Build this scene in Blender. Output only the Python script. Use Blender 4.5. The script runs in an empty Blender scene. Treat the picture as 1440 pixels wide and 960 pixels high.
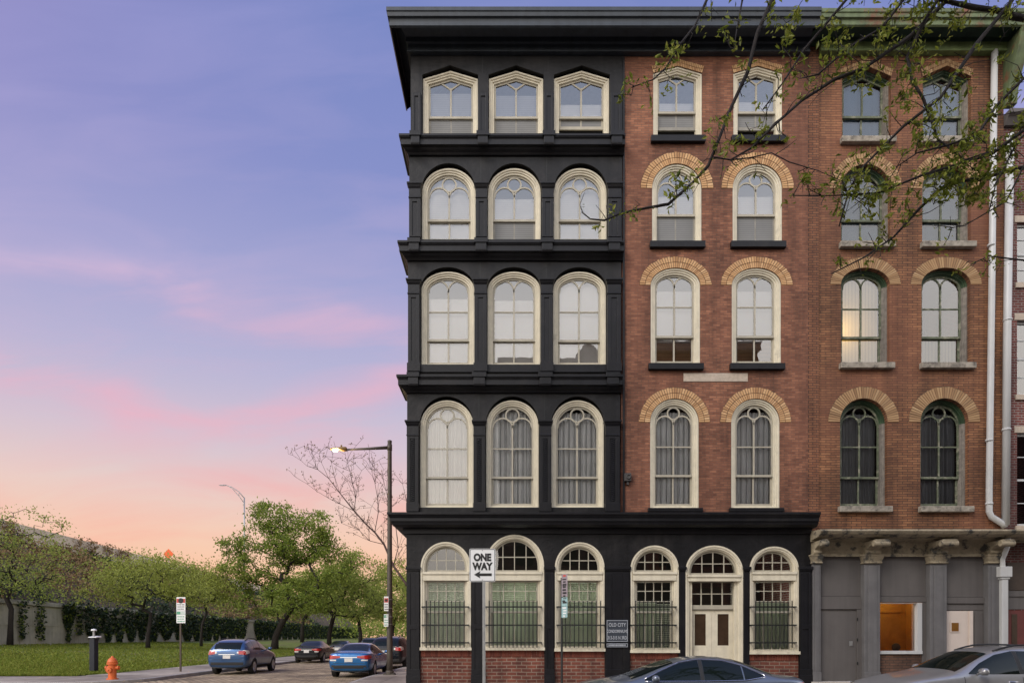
import bpy, bmesh, math, random
from mathutils import Vector, Matrix, noise
from mathutils.geometry import tessellate_polygon
from mathutils.bvhtree import BVHTree

# ------------------------------------------------------------------ set-up
scene = bpy.context.scene
COL = scene.collection
R = math.radians
D = 18.75            # distance of the street front
EYE = 1.6
HZ = 897.0           # horizon row of the photograph (1440 x 960)
F = 900.0            # focal length in photograph pixels
def X(px, Y=D): return (px - 720.0) * Y / F
def Z(py, Y=D): return EYE + (HZ - py) * Y / F
def W(px, py, Y): return Vector((X(px, Y), Y, Z(py, Y)))

cam_d = bpy.data.cameras.new('camera'); cam = bpy.data.objects.new('camera', cam_d); COL.objects.link(cam)
cam.location = (0, 0, EYE); cam.rotation_euler = (R(90), 0, 0)
cam_d.sensor_width = 36; cam_d.lens = 36 * F / 1440.0
cam_d.shift_y = (HZ - 480.0) / 1440.0
cam_d.clip_start = 0.05; cam_d.clip_end = 3000
scene.camera = cam
scene.view_settings.view_transform = 'Standard'
scene.view_settings.look = 'None'
scene.view_settings.gamma = 1
scene.view_settings.use_curve_mapping = False
scene.view_settings.exposure = 0.0

def lin(r, g, b):
    f = lambda c: (c / 255.0) / 12.92 if c / 255.0 <= 0.04045 else ((c / 255.0 + 0.055) / 1.055) ** 2.4
    return (f(r), f(g), f(b), 1.0)

class NT:
    """small helper around a node tree"""
    def __init__(s, t): s.t = t
    def n(s, typ, **kw):
        nd = s.t.nodes.new(typ)
        for k, v in kw.items():
            if k.startswith('i_'):
                key = k[2:]
                key = int(key) if key.isdigit() else key.replace('_', ' ')
                nd.inputs[key].default_value = v
            else: setattr(nd, k, v)
        return nd
    def l(s, a, b): s.t.links.new(a, b)
    def math(s, op, a, b=None, clamp=False):
        nd = s.t.nodes.new('ShaderNodeMath'); nd.operation = op; nd.use_clamp = clamp
        for i, q in enumerate((a, b)):
            if q is None: continue
            if isinstance(q, (int, float)): nd.inputs[i].default_value = q
            else: s.l(q, nd.inputs[i])
        return nd.outputs[0]
    def ramp(s, fac, stops, interp='LINEAR'):
        nd = s.t.nodes.new('ShaderNodeValToRGB'); cr = nd.color_ramp; cr.interpolation = interp
        while len(cr.elements) < len(stops): cr.elements.new(0.5)
        for e, (p, c) in zip(cr.elements, stops):
            e.position = p; e.color = c if len(c) == 4 else (*c, 1)
        if fac is not None: s.l(fac, nd.inputs[0])
        return nd.outputs[0]
    def mix(s, fac, a, b, mode='MIX'):
        nd = s.t.nodes.new('ShaderNodeMix'); nd.data_type = 'RGBA'; nd.blend_type = mode
        for sock, q in ((nd.inputs[0], fac), (nd.inputs[6], a), (nd.inputs[7], b)):
            if isinstance(q, (int, float)): sock.default_value = q
            elif isinstance(q, tuple): sock.default_value = q if len(q) == 4 else (*q, 1)
            else: s.l(q, sock)
        return nd.outputs[2]

# ------------------------------------------------------------------ sky
SUN_EL, SUN_AZ = 42.0, 222.0      # azimuth from +Y clockwise: behind the camera, slightly left
wd = bpy.data.worlds.new('World'); scene.world = wd; wd.use_nodes = True
t = NT(wd.node_tree); wd.node_tree.nodes.clear()
tc = t.n('ShaderNodeTexCoord')
sx = t.n('ShaderNodeSeparateXYZ'); t.l(tc.outputs['Generated'], sx.inputs[0])
dx, dy, dz = sx.outputs
front = t.ramp(dz, [(0.0, lin(250, 200, 160)), (0.09, lin(250, 201, 164)), (0.15, lin(244, 203, 180)), (0.20, lin(233, 205, 196)),
                    (0.27, lin(212, 196, 208)), (0.36, lin(186, 182, 212)), (0.46, lin(163, 166, 209)), (0.58, lin(134, 144, 200)), (0.72, lin(120, 134, 194)), (1.0, lin(108, 128, 205))])
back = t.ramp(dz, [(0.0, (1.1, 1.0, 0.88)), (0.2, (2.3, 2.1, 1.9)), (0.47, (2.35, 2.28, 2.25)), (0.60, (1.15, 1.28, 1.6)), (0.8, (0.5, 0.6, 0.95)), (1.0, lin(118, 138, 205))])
yy = t.math('MAXIMUM', dy, 0.12)
u = t.math('DIVIDE', dx, yy); w = t.math('DIVIDE', dz, yy)
cv = t.n('ShaderNodeCombineXYZ'); t.l(t.math('MULTIPLY', u, 2.2), cv.inputs[0]); t.l(t.math('MULTIPLY', w, 8.0), cv.inputs[1])
nz = t.n('ShaderNodeTexNoise', i_Scale=1.3, i_Detail=7.0, i_Roughness=0.55, i_Distortion=0.6); t.l(cv.outputs[0], nz.inputs['Vector'])
cv2 = t.n('ShaderNodeCombineXYZ'); t.l(t.math('MULTIPLY', u, 3.0), cv2.inputs[0]); t.l(t.math('MULTIPLY', w, 6.0), cv2.inputs[1]); cv2.inputs[2].default_value = 4.0
nz2 = t.n('ShaderNodeTexNoise', i_Scale=1.0, i_Detail=5.0, i_Roughness=0.5); t.l(cv2.outputs[0], nz2.inputs['Vector'])
wob = t.math('MULTIPLY', t.math('SUBTRACT', nz2.outputs[0], 0.5), 0.16)
w2 = t.math('ADD', w, wob)
def streak(c0, slope, u0, thick, bend):
    a = t.math('SUBTRACT', u, u0)
    line = t.math('MULTIPLY', a, slope)
    if bend: line = t.math('ADD', line, t.math('MULTIPLY', t.math('POWER', t.math('ABSOLUTE', a), 1.4), bend))
    d = t.math('SUBTRACT', t.math('SUBTRACT', w2, c0), line)
    g = t.math('DIVIDE', d, thick)
    return t.math('POWER', 2.718, t.math('MULTIPLY', t.math('MULTIPLY', g, g), -1.0))
s1 = streak(0.335, 0.0, -0.43, 0.030, 0.36)
s2 = streak(0.555, -0.22, -0.62, 0.028, 0.0)
s3 = streak(0.14, -0.05, -0.5, 0.016, 0.0)
s4 = streak(0.24, 0.05, -0.2, 0.045, 0.0)
lft = t.math('MULTIPLY', t.math('SUBTRACT', -0.25, u), 0.75, True)
front = t.mix(t.math('MULTIPLY', lft, t.math('MULTIPLY', t.math('SUBTRACT', w, 0.25), 1.2, True)), front, lin(172, 150, 200))
cl = t.math('MULTIPLY', t.math('MULTIPLY', t.math('SUBTRACT', nz.outputs[0], 0.42), 4.0, True), 0.85)
st = t.math('ADD', t.math('MULTIPLY', s1, 0.95), t.math('ADD', t.math('MULTIPLY', s2, 0.95), t.math('ADD', t.math('MULTIPLY', s3, 0.6), t.math('MULTIPLY', s4, 0.55))))
stf = t.math('MULTIPLY', st, t.math('ADD', t.math('MULTIPLY', cl, 0.85), 0.10), True)
pink = t.ramp(w, [(0.0, lin(250, 160, 130)), (0.2, lin(250, 160, 150)), (0.33, lin(238, 178, 192)), (0.6, lin(204, 182, 214)), (1.0, lin(160, 160, 215))])
front2 = t.mix(t.math('MULTIPLY', cl, 0.26), front, pink)
front3 = t.mix(stf, front2, pink)
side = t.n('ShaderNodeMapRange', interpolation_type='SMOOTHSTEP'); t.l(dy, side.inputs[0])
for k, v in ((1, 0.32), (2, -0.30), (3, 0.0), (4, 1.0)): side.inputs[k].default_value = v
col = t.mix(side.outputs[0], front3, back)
below = t.math('LESS_THAN', dz, -0.01)
col = t.mix(below, col, (0.10, 0.09, 0.08, 1))
sky = t.n('ShaderNodeTexSky', sky_type='NISHITA', sun_disc=False, sun_elevation=R(SUN_EL), sun_rotation=R(SUN_AZ))
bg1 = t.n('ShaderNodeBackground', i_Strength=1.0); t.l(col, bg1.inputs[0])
bg2 = t.n('ShaderNodeBackground', i_Strength=0.004); t.l(sky.outputs[0], bg2.inputs[0])
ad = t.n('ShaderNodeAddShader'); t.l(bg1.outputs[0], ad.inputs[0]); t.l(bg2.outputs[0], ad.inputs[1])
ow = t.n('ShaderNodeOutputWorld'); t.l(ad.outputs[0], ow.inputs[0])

sd = bpy.data.lights.new('sun', 'SUN'); sun = bpy.data.objects.new('sun', sd); COL.objects.link(sun)
sd.energy = 1.9; sd.angle = R(24); sd.color = (1.0, 0.93, 0.84)
az, el = R(SUN_AZ), R(SUN_EL)
sdir = Vector((math.sin(az) * math.cos(el), math.cos(az) * math.cos(el), math.sin(el)))
sun.rotation_euler = sdir.to_track_quat('Z', 'Y').to_euler()
sun.location = (0, -20, 40)

# ------------------------------------------------------------------ materials
MATS = {}
def mat(name, color, rough=0.7, var=0.12, vscale=6.0, bump=0.0, bscale=40.0, metal=0.0, spec=0.5, coat=0.0, dirt=None, streaks=0.0):
    if name in MATS: return MATS[name]
    m = bpy.data.materials.new(name); m.use_nodes = True; MATS[name] = m
    t = NT(m.node_tree); b = m.node_tree.nodes['Principled BSDF']
    b.inputs['Roughness'].default_value = rough; b.inputs['Metallic'].default_value = metal
    b.inputs['Specular IOR Level'].default_value = spec
    b.inputs['Coat Weight'].default_value = coat; b.inputs['Coat Roughness'].default_value = 0.04
    g = t.n('ShaderNodeNewGeometry')
    nzn = t.n('ShaderNodeTexNoise', i_Scale=vscale, i_Detail=6.0, i_Roughness=0.6); t.l(g.outputs['Position'], nzn.inputs['Vector'])
    c = (*color, 1)
    lo = tuple(max(0, q * (1 - var)) for q in color) + (1,); hi = tuple(q * (1 + var) for q in color) + (1,)
    col = t.ramp(nzn.outputs[0], [(0.3, lo), (0.7, hi)])
    if dirt:
        n2 = t.n('ShaderNodeTexNoise', i_Scale=dirt[1], i_Detail=8.0, i_Roughness=0.65); t.l(g.outputs['Position'], n2.inputs['Vector'])
        f = t.ramp(n2.outputs[0], [(dirt[2], (0, 0, 0)), (dirt[2] + dirt[3], (1, 1, 1))])
        col = t.mix(f, col, dirt[0])
    if streaks:
        mp = t.n('ShaderNodeMapping'); mp.inputs['Scale'].default_value = (7, 7, 0.35); t.l(g.outputs['Position'], mp.inputs[0])
        n3 = t.n('ShaderNodeTexNoise', i_Scale=1.0, i_Detail=5.0); t.l(mp.outputs[0], n3.inputs['Vector'])
        f = t.ramp(n3.outputs[0], [(0.45, (0, 0, 0)), (0.75, (streaks,) * 3)])
        col = t.mix(f, col, tuple(q * 0.45 for q in color))
    t.l(col, b.inputs['Base Color'])
    if bump:
        n4 = t.n('ShaderNodeTexNoise', i_Scale=bscale, i_Detail=4.0); t.l(g.outputs['Position'], n4.inputs['Vector'])
        bp = t.n('ShaderNodeBump', i_Strength=bump, i_Distance=0.02); t.l(n4.outputs[0], bp.inputs['Height']); t.l(bp.outputs[0], b.inputs['Normal'])
    return m

def brick_mat(name, c1, c2, mortar, bw=0.21, rh=0.068, ms=0.007, patch=None, axes='XZ', bump=0.5, soot=0.35, rough=0.85, offs=0.5):
    m = bpy.data.materials.new(name); m.use_nodes = True; MATS[name] = m
    t = NT(m.node_tree); b = m.node_tree.nodes['Principled BSDF']; b.inputs['Roughness'].default_value = rough
    g = t.n('ShaderNodeNewGeometry'); s = t.n('ShaderNodeSeparateXYZ'); t.l(g.outputs['Position'], s.inputs[0])
    cb = t.n('ShaderNodeCombineXYZ')
    if axes == 'XZ':
        t.l(t.math('ADD', s.outputs[0], s.outputs[1]), cb.inputs[0]); t.l(s.outputs[2], cb.inputs[1])
    else:
        t.l(s.outputs[0], cb.inputs[0]); t.l(s.outputs[1], cb.inputs[1])
    # slight course wobble
    nw = t.n('ShaderNodeTexNoise', i_Scale=0.7, i_Detail=2.0); t.l(cb.outputs[0], nw.inputs['Vector'])
    va = t.n('ShaderNodeVectorMath', operation='ADD')
    cw = t.n('ShaderNodeCombineXYZ'); t.l(t.math('MULTIPLY', t.math('SUBTRACT', nw.outputs[0], 0.5), 0.05), cw.inputs[1])
    t.l(cb.outputs[0], va.inputs[0]); t.l(cw.outputs[0], va.inputs[1])
    br = t.n('ShaderNodeTexBrick', offset=offs, i_Scale=1.0, i_Mortar_Size=ms, i_Mortar_Smooth=0.1, i_Bias=0.0, i_Brick_Width=bw, i_Row_Height=rh)
    br.inputs['Color1'].default_value = (*c1, 1); br.inputs['Color2'].default_value = (*c2, 1); br.inputs['Mortar'].default_value = (*mortar, 1)
    t.l(va.outputs[0], br.inputs['Vector'])
    n1 = t.n('ShaderNodeTexNoise', i_Scale=0.55, i_Detail=6.0, i_Roughness=0.65); t.l(g.outputs['Position'], n1.inputs['Vector'])
    mp = t.n('ShaderNodeMapping'); mp.inputs['Scale'].default_value = (5.0, 5.0, 16.0) if axes == 'XZ' else (5, 9, 5); t.l(g.outputs['Position'], mp.inputs[0])
    n2 = t.n('ShaderNodeTexNoise', i_Scale=1.0, i_Detail=4.0, i_Roughness=0.7); t.l(mp.outputs[0], n2.inputs['Vector'])
    dk = t.ramp(n2.outputs[0], [(0.3, (0.74, 0.72, 0.72)), (0.55, (1, 1, 1)), (0.8, (1.2, 1.16, 1.1))])
    col = t.mix(1.0, br.outputs['Color'], dk, 'MULTIPLY')
    sk = t.ramp(n1.outputs[0], [(0.35, (1 - soot,) * 3), (0.62, (1.08, 1.08, 1.08))])
    col = t.mix(1.0, col, sk, 'MULTIPLY')
    mp2 = t.n('ShaderNodeMapping'); mp2.inputs['Scale'].default_value = (1.6, 1.6, 0.16) if axes == 'XZ' else (.3, .3, .3); t.l(g.outputs['Position'], mp2.inputs[0])
    n5 = t.n('ShaderNodeTexNoise', i_Scale=1.0, i_Detail=5.0, i_Roughness=0.6); t.l(mp2.outputs[0], n5.inputs['Vector'])
    col = t.mix(1.0, col, t.ramp(n5.outputs[0], [(0.36, (0.55, 0.53, 0.53)), (0.58, (1.06, 1.06, 1.06))]), 'MULTIPLY')
    if patch:
        n3 = t.n('ShaderNodeTexNoise', i_Scale=0.35, i_Detail=5.0); t.l(g.outputs['Position'], n3.inputs['Vector'])
        f = t.ramp(n3.outputs[0], [(0.5, (0, 0, 0)), (0.75, (0.6, 0.6, 0.6))])
        col = t.mix(f, col, patch)
    t.l(col, b.inputs['Base Color'])
    bp = t.n('ShaderNodeBump', i_Strength=bump, i_Distance=0.01); bp.invert = True
    t.l(br.outputs['Fac'], bp.inputs['Height']); t.l(bp.outputs[0], b.inputs['Normal'])
    return m

def island_mat(name, cols, rough=0.85, trans=0.0, spec=0.3, dark=None):
    """each loose piece of the mesh (brick, leaf) takes its own tone out of a range"""
    m = bpy.data.materials.new(name); m.use_nodes = True; MATS[name] = m
    t = NT(m.node_tree); b = m.node_tree.nodes['Principled BSDF']
    b.inputs['Roughness'].default_value = rough; b.inputs['Specular IOR Level'].default_value = spec
    g = t.n('ShaderNodeNewGeometry')
    n = len(cols)
    col = t.ramp(g.outputs['Random Per Island'], [(i / max(1, n - 1), c) for i, c in enumerate(cols)])
    t.l(col, b.inputs['Base Color'])
    if trans:
        tr = t.n('ShaderNodeBsdfTranslucent'); t.l(col, tr.inputs[0])
        mx = t.n('ShaderNodeMixShader'); mx.inputs[0].default_value = trans
        out = m.node_tree.nodes['Material Output']
        t.l(b.outputs[0], mx.inputs[1]); t.l(tr.outputs[0], mx.inputs[2]); t.l(mx.outputs[0], out.inputs[0])
    return m

def glass_mat(name, ior=1.55, gain=1.5, tint=(1, 1, 1), wave=0.06, wscale=1.3, rough=0.01):
    m = bpy.data.materials.new(name); m.use_nodes = True; MATS[name] = m
    t = NT(m.node_tree); m.node_tree.nodes.clear()
    out = t.n('ShaderNodeOutputMaterial'); tr = t.n('ShaderNodeBsdfTransparent'); tr.inputs[0].default_value = (*tint, 1)
    gl = t.n('ShaderNodeBsdfGlossy', i_Roughness=rough); fr = t.n('ShaderNodeFresnel', i_IOR=ior)
    g = t.n('ShaderNodeNewGeometry'); nzn = t.n('ShaderNodeTexNoise', i_Scale=wscale, i_Detail=2.0); t.l(g.outputs['Position'], nzn.inputs['Vector'])
    bp = t.n('ShaderNodeBump', i_Strength=wave, i_Distance=0.12); t.l(nzn.outputs[0], bp.inputs['Height']); t.l(bp.outputs[0], gl.inputs['Normal'])
    mx = t.n('ShaderNodeMixShader'); t.l(t.math('MULTIPLY', fr.outputs[0], gain, True), mx.inputs[0])
    t.l(tr.outputs[0], mx.inputs[1]); t.l(gl.outputs[0], mx.inputs[2]); t.l(mx.outputs[0], out.inputs[0])
    return m

def cloth_mat(name, color, lines='H', period=0.05, depth=0.35, trans=0.0, rough=0.8):
    m = bpy.data.materials.new(name); m.use_nodes = True; MATS[name] = m
    t = NT(m.node_tree); b = m.node_tree.nodes['Principled BSDF']; b.inputs['Roughness'].default_value = rough
    g = t.n('ShaderNodeNewGeometry'); s = t.n('ShaderNodeSeparateXYZ'); t.l(g.outputs['Position'], s.inputs[0])
    a = s.outputs[2] if lines == 'H' else s.outputs[0]
    ph = t.math('FRACT', t.math('DIVIDE', a, period))
    f = t.ramp(ph, [(0.0, (1 - depth,) * 3), (0.25, (1, 1, 1)), (0.8, (1, 1, 1)), (1.0, (1 - depth,) * 3)])
    nzn = t.n('ShaderNodeTexNoise', i_Scale=1.2, i_Detail=3.0); t.l(g.outputs['Position'], nzn.inputs['Vector'])
    v = t.ramp(nzn.outputs[0], [(0.3, tuple(q * 0.82 for q in color)), (0.7, color)])
    col = t.mix(1.0, v, f, 'MULTIPLY'); t.l(col, b.inputs['Base Color'])
    if trans:
        tr = t.n('ShaderNodeBsdfTranslucent'); t.l(col, tr.inputs[0]); mx = t.n('ShaderNodeMixShader'); mx.inputs[0].default_value = trans
        t.l(b.outputs[0], mx.inputs[1]); t.l(tr.outputs[0], mx.inputs[2]); t.l(mx.outputs[0], m.node_tree.nodes['Material Output'].inputs[0])
    return m

def emit_mat(name, color, strength):
    m = bpy.data.materials.new(name); m.use_nodes = True; MATS[name] = m
    b = m.node_tree.nodes['Principled BSDF']; b.inputs['Base Color'].default_value = (*color, 1)
    b.inputs['Emission Color'].default_value = (*color, 1); b.inputs['Emission Strength'].default_value = strength
    return m

M = MATS
mat('black_paint', (0.0085, 0.008, 0.009), 0.5, 0.45, 1.6, 0.4, 10, streaks=0.8, spec=0.3, dirt=((0.028, 0.0245, 0.023, 1), 0.8, 0.48, 0.3))
mat('black_trim', (0.0075, 0.0072, 0.009), 0.45, 0.35, 2.2, 0.2, 18, spec=0.3, streaks=0.5, dirt=((0.022, 0.020, 0.019, 1), 1.3, 0.55, 0.25))
mat('cornice_paint', (0.030, 0.038, 0.048), 0.5, 0.25, 2.0, 0.15, 20, streaks=0.5)
mat('cream', (0.66, 0.60, 0.46), 0.55, 0.10, 4.0, 0.12, 30, dirt=((0.33, 0.29, 0.22, 1), 2.2, 0.60, 0.22), streaks=0.25)
mat('sash_cream', (0.40, 0.365, 0.285), 0.55, 0.10, 5.0)
mat('sash_grey', (0.26, 0.245, 0.21), 0.6, 0.15, 5.0)
mat('weathered_wood', (0.22, 0.195, 0.165), 0.85, 0.35, 9.0, 0.4, 30, streaks=0.9)
mat('green_paint', (0.030, 0.060, 0.028), 0.6, 0.4, 5.0, 0.3, 30, dirt=((0.10, 0.13, 0.07, 1), 5.0, 0.58, 0.1))
mat('sash_green', (0.10, 0.115, 0.07), 0.7, 0.4, 9.0, 0.2, 30, dirt=((0.26, 0.25, 0.18, 1), 7.0, 0.52, 0.1))
mat('green_frieze', (0.15, 0.21, 0.075), 0.65, 0.3, 3.0, 0.2, 20, streaks=0.4)
mat('green_cornice', (0.115, 0.15, 0.07), 0.65, 0.3, 3.0, 0.3, 20, dirt=((0.17, 0.062, 0.03, 1), 1.6, 0.52, 0.12), streaks=0.6)
mat('green_soffit', (0.016, 0.04, 0.022), 0.7, 0.4, 3.0, 0.3, 20)
mat('sill_stone', (0.30, 0.265, 0.215), 0.9, 0.3, 8.0, 0.5, 25, dirt=((0.08, 0.07, 0.06, 1), 5.0, 0.5, 0.2))
mat('plaque_stone', (0.46, 0.38, 0.30), 0.85, 0.15, 12.0, 0.3, 40, dirt=((0.30, 0.26, 0.2, 1), 6.0, 0.55, 0.2))
mat('grey_panel', (0.105, 0.094, 0.088), 0.7, 0.12, 1.2, 0.1, 20, streaks=0.3)
mat('grey_pier', (0.125, 0.12, 0.12), 0.65, 0.15, 2.2, 0.15, 20, streaks=0.4)
mat('peeling_stone', (0.30, 0.25, 0.17), 0.9, 0.3, 6.0, 0.7, 18, dirt=((0.055, 0.052, 0.045, 1), 3.0, 0.52, 0.1))
mat('white_metal', (0.50, 0.50, 0.49), 0.4, 0.06, 2.0, streaks=0.25)
mat('white_door', (0.62, 0.53, 0.46), 0.55, 0.06, 2.0)
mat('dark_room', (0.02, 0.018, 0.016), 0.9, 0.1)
mat('brown_glass', (0.05, 0.03, 0.018), 0.25, 0.2)
mat('iron', (0.012, 0.014, 0.013), 0.5, 0.2)
mat('red_door', (0.11, 0.02, 0.016), 0.6, 0.2)
mat('concrete', (0.40, 0.37, 0.33), 0.9, 0.14, 1.5, 0.3, 30, dirt=((0.25, 0.23, 0.2, 1), 0.8, 0.55, 0.2))
mat('wall_concrete', (0.46, 0.43, 0.34), 0.9, 0.2, 0.7, 0.3, 10, dirt=((0.24, 0.22, 0.16, 1), 0.5, 0.52, 0.2), streaks=0.4)
mat('asphalt', (0.055, 0.053, 0.052), 0.85, 0.25, 3.0, 0.4, 60)
mat('kerb_stone', (0.33, 0.31, 0.29), 0.85, 0.18, 3.0, 0.3, 30)
mat('parapet_concrete', (0.62, 0.54, 0.42), 0.9, 0.15, 0.6, 0.2, 10, dirt=((0.40, 0.34, 0.25, 1), 0.4, 0.55, 0.2))
mat('grass_base', (0.115, 0.15, 0.018), 0.95, 0.4, 1.2, 0.6, 30, dirt=((0.17, 0.13, 0.055, 1), 0.22, 0.52, 0.15))
mat('bank_soil', (0.085, 0.065, 0.035), 0.95, 0.4, 0.8, 0.8, 8)
mat('bark', (0.026, 0.020, 0.016), 0.95, 0.35, 8.0, 0.8, 30)
mat('twig_bark', (0.016, 0.012, 0.010), 0.9, 0.35, 12.0, 0.5, 60)
mat('bare_bark', (0.10, 0.064, 0.056), 0.9, 0.3, 6.0, 0.5, 30)
mat('pole_bronze', (0.085, 0.072, 0.058), 0.55, 0.2, 3.0, metal=0.3)
mat('sign_white', (0.78, 0.78, 0.76), 0.45, 0.05, 3.0, dirt=((0.55, 0.53, 0.5, 1), 6.0, 0.62, 0.2))
mat('sign_black', (0.012, 0.012, 0.012), 0.5, 0.1)
mat('sign_red', (0.52, 0.07, 0.05), 0.5, 0.1)
mat('sign_green', (0.10, 0.33, 0.20), 0.5, 0.1)
mat('sign_teal', (0.30, 0.46, 0.46), 0.5, 0.12, 9.0)
mat('sign_grey_back', (0.30, 0.25, 0.27), 0.5, 0.2, 9.0)
mat('galvanised', (0.36, 0.36, 0.35), 0.45, 0.15, 5.0, metal=0.6)
mat('sign_post_brown', (0.07, 0.05, 0.035), 0.7, 0.2)
mat('orange_sign', (0.75, 0.12, 0.02), 0.5, 0.1)
mat('hydrant_orange', (0.62, 0.13, 0.025), 0.5, 0.15, 5.0)
mat('plaque_dark', (0.035, 0.042, 0.055), 0.5, 0.15)
mat('plaque_letter', (0.42, 0.44, 0.47), 0.5, 0.05)
mat('tyre', (0.014, 0.014, 0.014), 0.85, 0.2)
mat('rim', (0.42, 0.42, 0.43), 0.3, 0.08, metal=0.8)
mat('chrome', (0.75, 0.75, 0.76), 0.15, 0.02, metal=1.0)
mat('car_plastic', (0.018, 0.018, 0.018), 0.6, 0.2)
mat('car_glass', (0.006, 0.010, 0.009), 0.03, 0.1, spec=0.35)
mat('tail_red', (0.42, 0.015, 0.012), 0.15, 0.1, coat=0.6)
mat('tail_clear', (0.75, 0.70, 0.64), 0.15, 0.05, coat=0.6)
mat('plate', (0.66, 0.64, 0.60), 0.5, 0.08)
mat('paint_blue', (0.030, 0.085, 0.20), 0.28, 0.05, metal=0.45, coat=1.0)
mat('paint_bright_blue', (0.006, 0.12, 0.33), 0.25, 0.05, metal=0.4, coat=1.0)
mat('paint_black', (0.006, 0.007, 0.009), 0.25, 0.05, coat=0.35, spec=0.3)
mat('paint_dark_grey', (0.045, 0.048, 0.055), 0.28, 0.05, metal=0.4, coat=1.0)
mat('paint_slate', (0.15, 0.175, 0.22), 0.3, 0.05, metal=0.5, coat=0.8)
mat('paint_silver', (0.36, 0.36, 0.36), 0.32, 0.05, metal=0.5, coat=0.8)
mat('orange_wall', (0.62, 0.34, 0.05), 0.8, 0.2, 1.5, dirt=((0.42, 0.20, 0.03, 1), 1.3, 0.5, 0.25))
mat('grey_ball', (0.12, 0.12, 0.11), 0.5, 0.3, 8.0)
mat('kiosk_dark', (0.010, 0.012, 0.020), 0.5, 0.15)
mat('vent_dark', (0.05, 0.045, 0.042), 0.6, 0.2)
mat('screen_wire', (0.15, 0.15, 0.15), 0.7, 0.1)
brick_mat('brick_red', (0.178, 0.063, 0.033), (0.345, 0.142, 0.075), (0.17, 0.090, 0.060), ms=0.009, patch=(0.21, 0.082, 0.048, 1))
brick_mat('brick_orange', (0.215, 0.086, 0.037), (0.345, 0.156, 0.068), (0.085, 0.043, 0.027), bw=0.30, rh=0.072, ms=0.010, patch=(0.20, 0.078, 0.045, 1), soot=0.45)
brick_mat('brick_pier', (0.25, 0.095, 0.042), (0.34, 0.145, 0.066), (0.10, 0.05, 0.035), bw=0.24, rh=0.072, ms=0.011, soot=0.4)
brick_mat('brick_dark_red', (0.16, 0.032, 0.026), (0.23, 0.055, 0.042), (0.30, 0.25, 0.22), bw=0.215, rh=0.075, ms=0.012)
brick_mat('brick_base', (0.115, 0.03, 0.02), (0.20, 0.058, 0.034), (0.25, 0.175, 0.13), bw=0.29, rh=0.102, ms=0.013, soot=0.5)
brick_mat('brick_brown', (0.11, 0.055, 0.032), (0.16, 0.08, 0.05), (0.06, 0.04, 0.03), bw=0.25, rh=0.08, ms=0.01)
brick_mat('cobbles', (0.30, 0.225, 0.13), (0.70, 0.55, 0.35), (0.15, 0.115, 0.07), bw=0.30, rh=0.22, ms=0.03, axes='XY', bump=1.0, soot=0.35)
brick_mat('pavers', (0.36, 0.31, 0.25), (0.42, 0.37, 0.31), (0.22, 0.19, 0.16), bw=1.5, rh=1.5, ms=0.02, axes='XY', bump=0.5, soot=0.3, offs=0.0)
island_mat('yellow_brick', [(0.43, 0.24, 0.115), (0.60, 0.37, 0.19), (0.52, 0.30, 0.14), (0.67, 0.44, 0.24), (0.37, 0.20, 0.095), (0.56, 0.33, 0.16)])
island_mat('tan_brick', [(0.26, 0.15, 0.075), (0.42, 0.27, 0.14), (0.34, 0.20, 0.10), (0.46, 0.31, 0.17), (0.22, 0.12, 0.06)])
mat('arch_mortar', (0.13, 0.075, 0.042), 0.9, 0.2)
island_mat('leaf_green', [(0.110, 0.172, 0.028), (0.210, 0.278, 0.044), (0.306, 0.359, 0.059), (0.166, 0.224, 0.034)], 0.6, 0.42)
island_mat('leaf_olive', [(0.199, 0.252, 0.047), (0.306, 0.371, 0.074), (0.396, 0.441, 0.100), (0.234, 0.292, 0.055)], 0.6, 0.42)
island_mat('leaf_spring', [(0.234, 0.272, 0.055), (0.343, 0.383, 0.078), (0.437, 0.468, 0.102), (0.281, 0.312, 0.062)], 0.55, 0.42)
island_mat('leaf_near', [(0.08, 0.11, 0.012), (0.16, 0.20, 0.022), (0.25, 0.29, 0.035), (0.33, 0.34, 0.06), (0.12, 0.15, 0.018)], 0.5, 0.45)
island_mat('leaf_ivy', [(0.010, 0.022, 0.013), (0.021, 0.039, 0.018), (0.031, 0.055, 0.023), (0.046, 0.058, 0.021)], 0.5, 0.1)
island_mat('leaf_brown', [(0.144, 0.090, 0.043), (0.228, 0.150, 0.072), (0.288, 0.204, 0.102), (0.168, 0.108, 0.054)], 0.9, 0.15)
island_mat('grass_blade', [(0.12, 0.175, 0.018), (0.19, 0.24, 0.026), (0.25, 0.255, 0.045), (0.15, 0.20, 0.02)], 0.7, 0.3)
glass_mat('glass', 1.55, 4.6, wave=0.012)
glass_mat('glass_clear', 1.5, 1.3, wave=0.01)
glass_mat('glass_old', 1.6, 3.4, (0.8, 0.85, 0.85), wave=0.03, wscale=2.0, rough=0.06)
glass_mat('glass_blue', 1.6, 2.0, (0.7, 0.8, 0.88), wave=0.02, rough=0.08)
cloth_mat('blind_white', (0.90, 0.89, 0.86), 'H', 0.055, 0.10)
cloth_mat('blind_grey', (0.50, 0.50, 0.50), 'H', 0.055, 0.25)
cloth_mat('blind_green', (0.80, 0.84, 0.70), 'H', 0.5, 0.0, trans=0.35)
cloth_mat('curtain_grey', (0.82, 0.83, 0.82), 'V', 0.17, 0.55)
cloth_mat('insect_screen', (0.22, 0.22, 0.215), 'H', 0.06, 0.3)
cloth_mat('tan_reflection', (0.36, 0.22, 0.11), 'H', 0.12, 0.25)  # reflection of a building opposite, put into a flat colour
cloth_mat('curtain_white', (0.90, 0.88, 0.80), 'V', 0.16, 0.12)
cloth_mat('curtain_lit', (0.80, 0.70, 0.46), 'V', 0.10, 0.25, trans=0.4)
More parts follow.
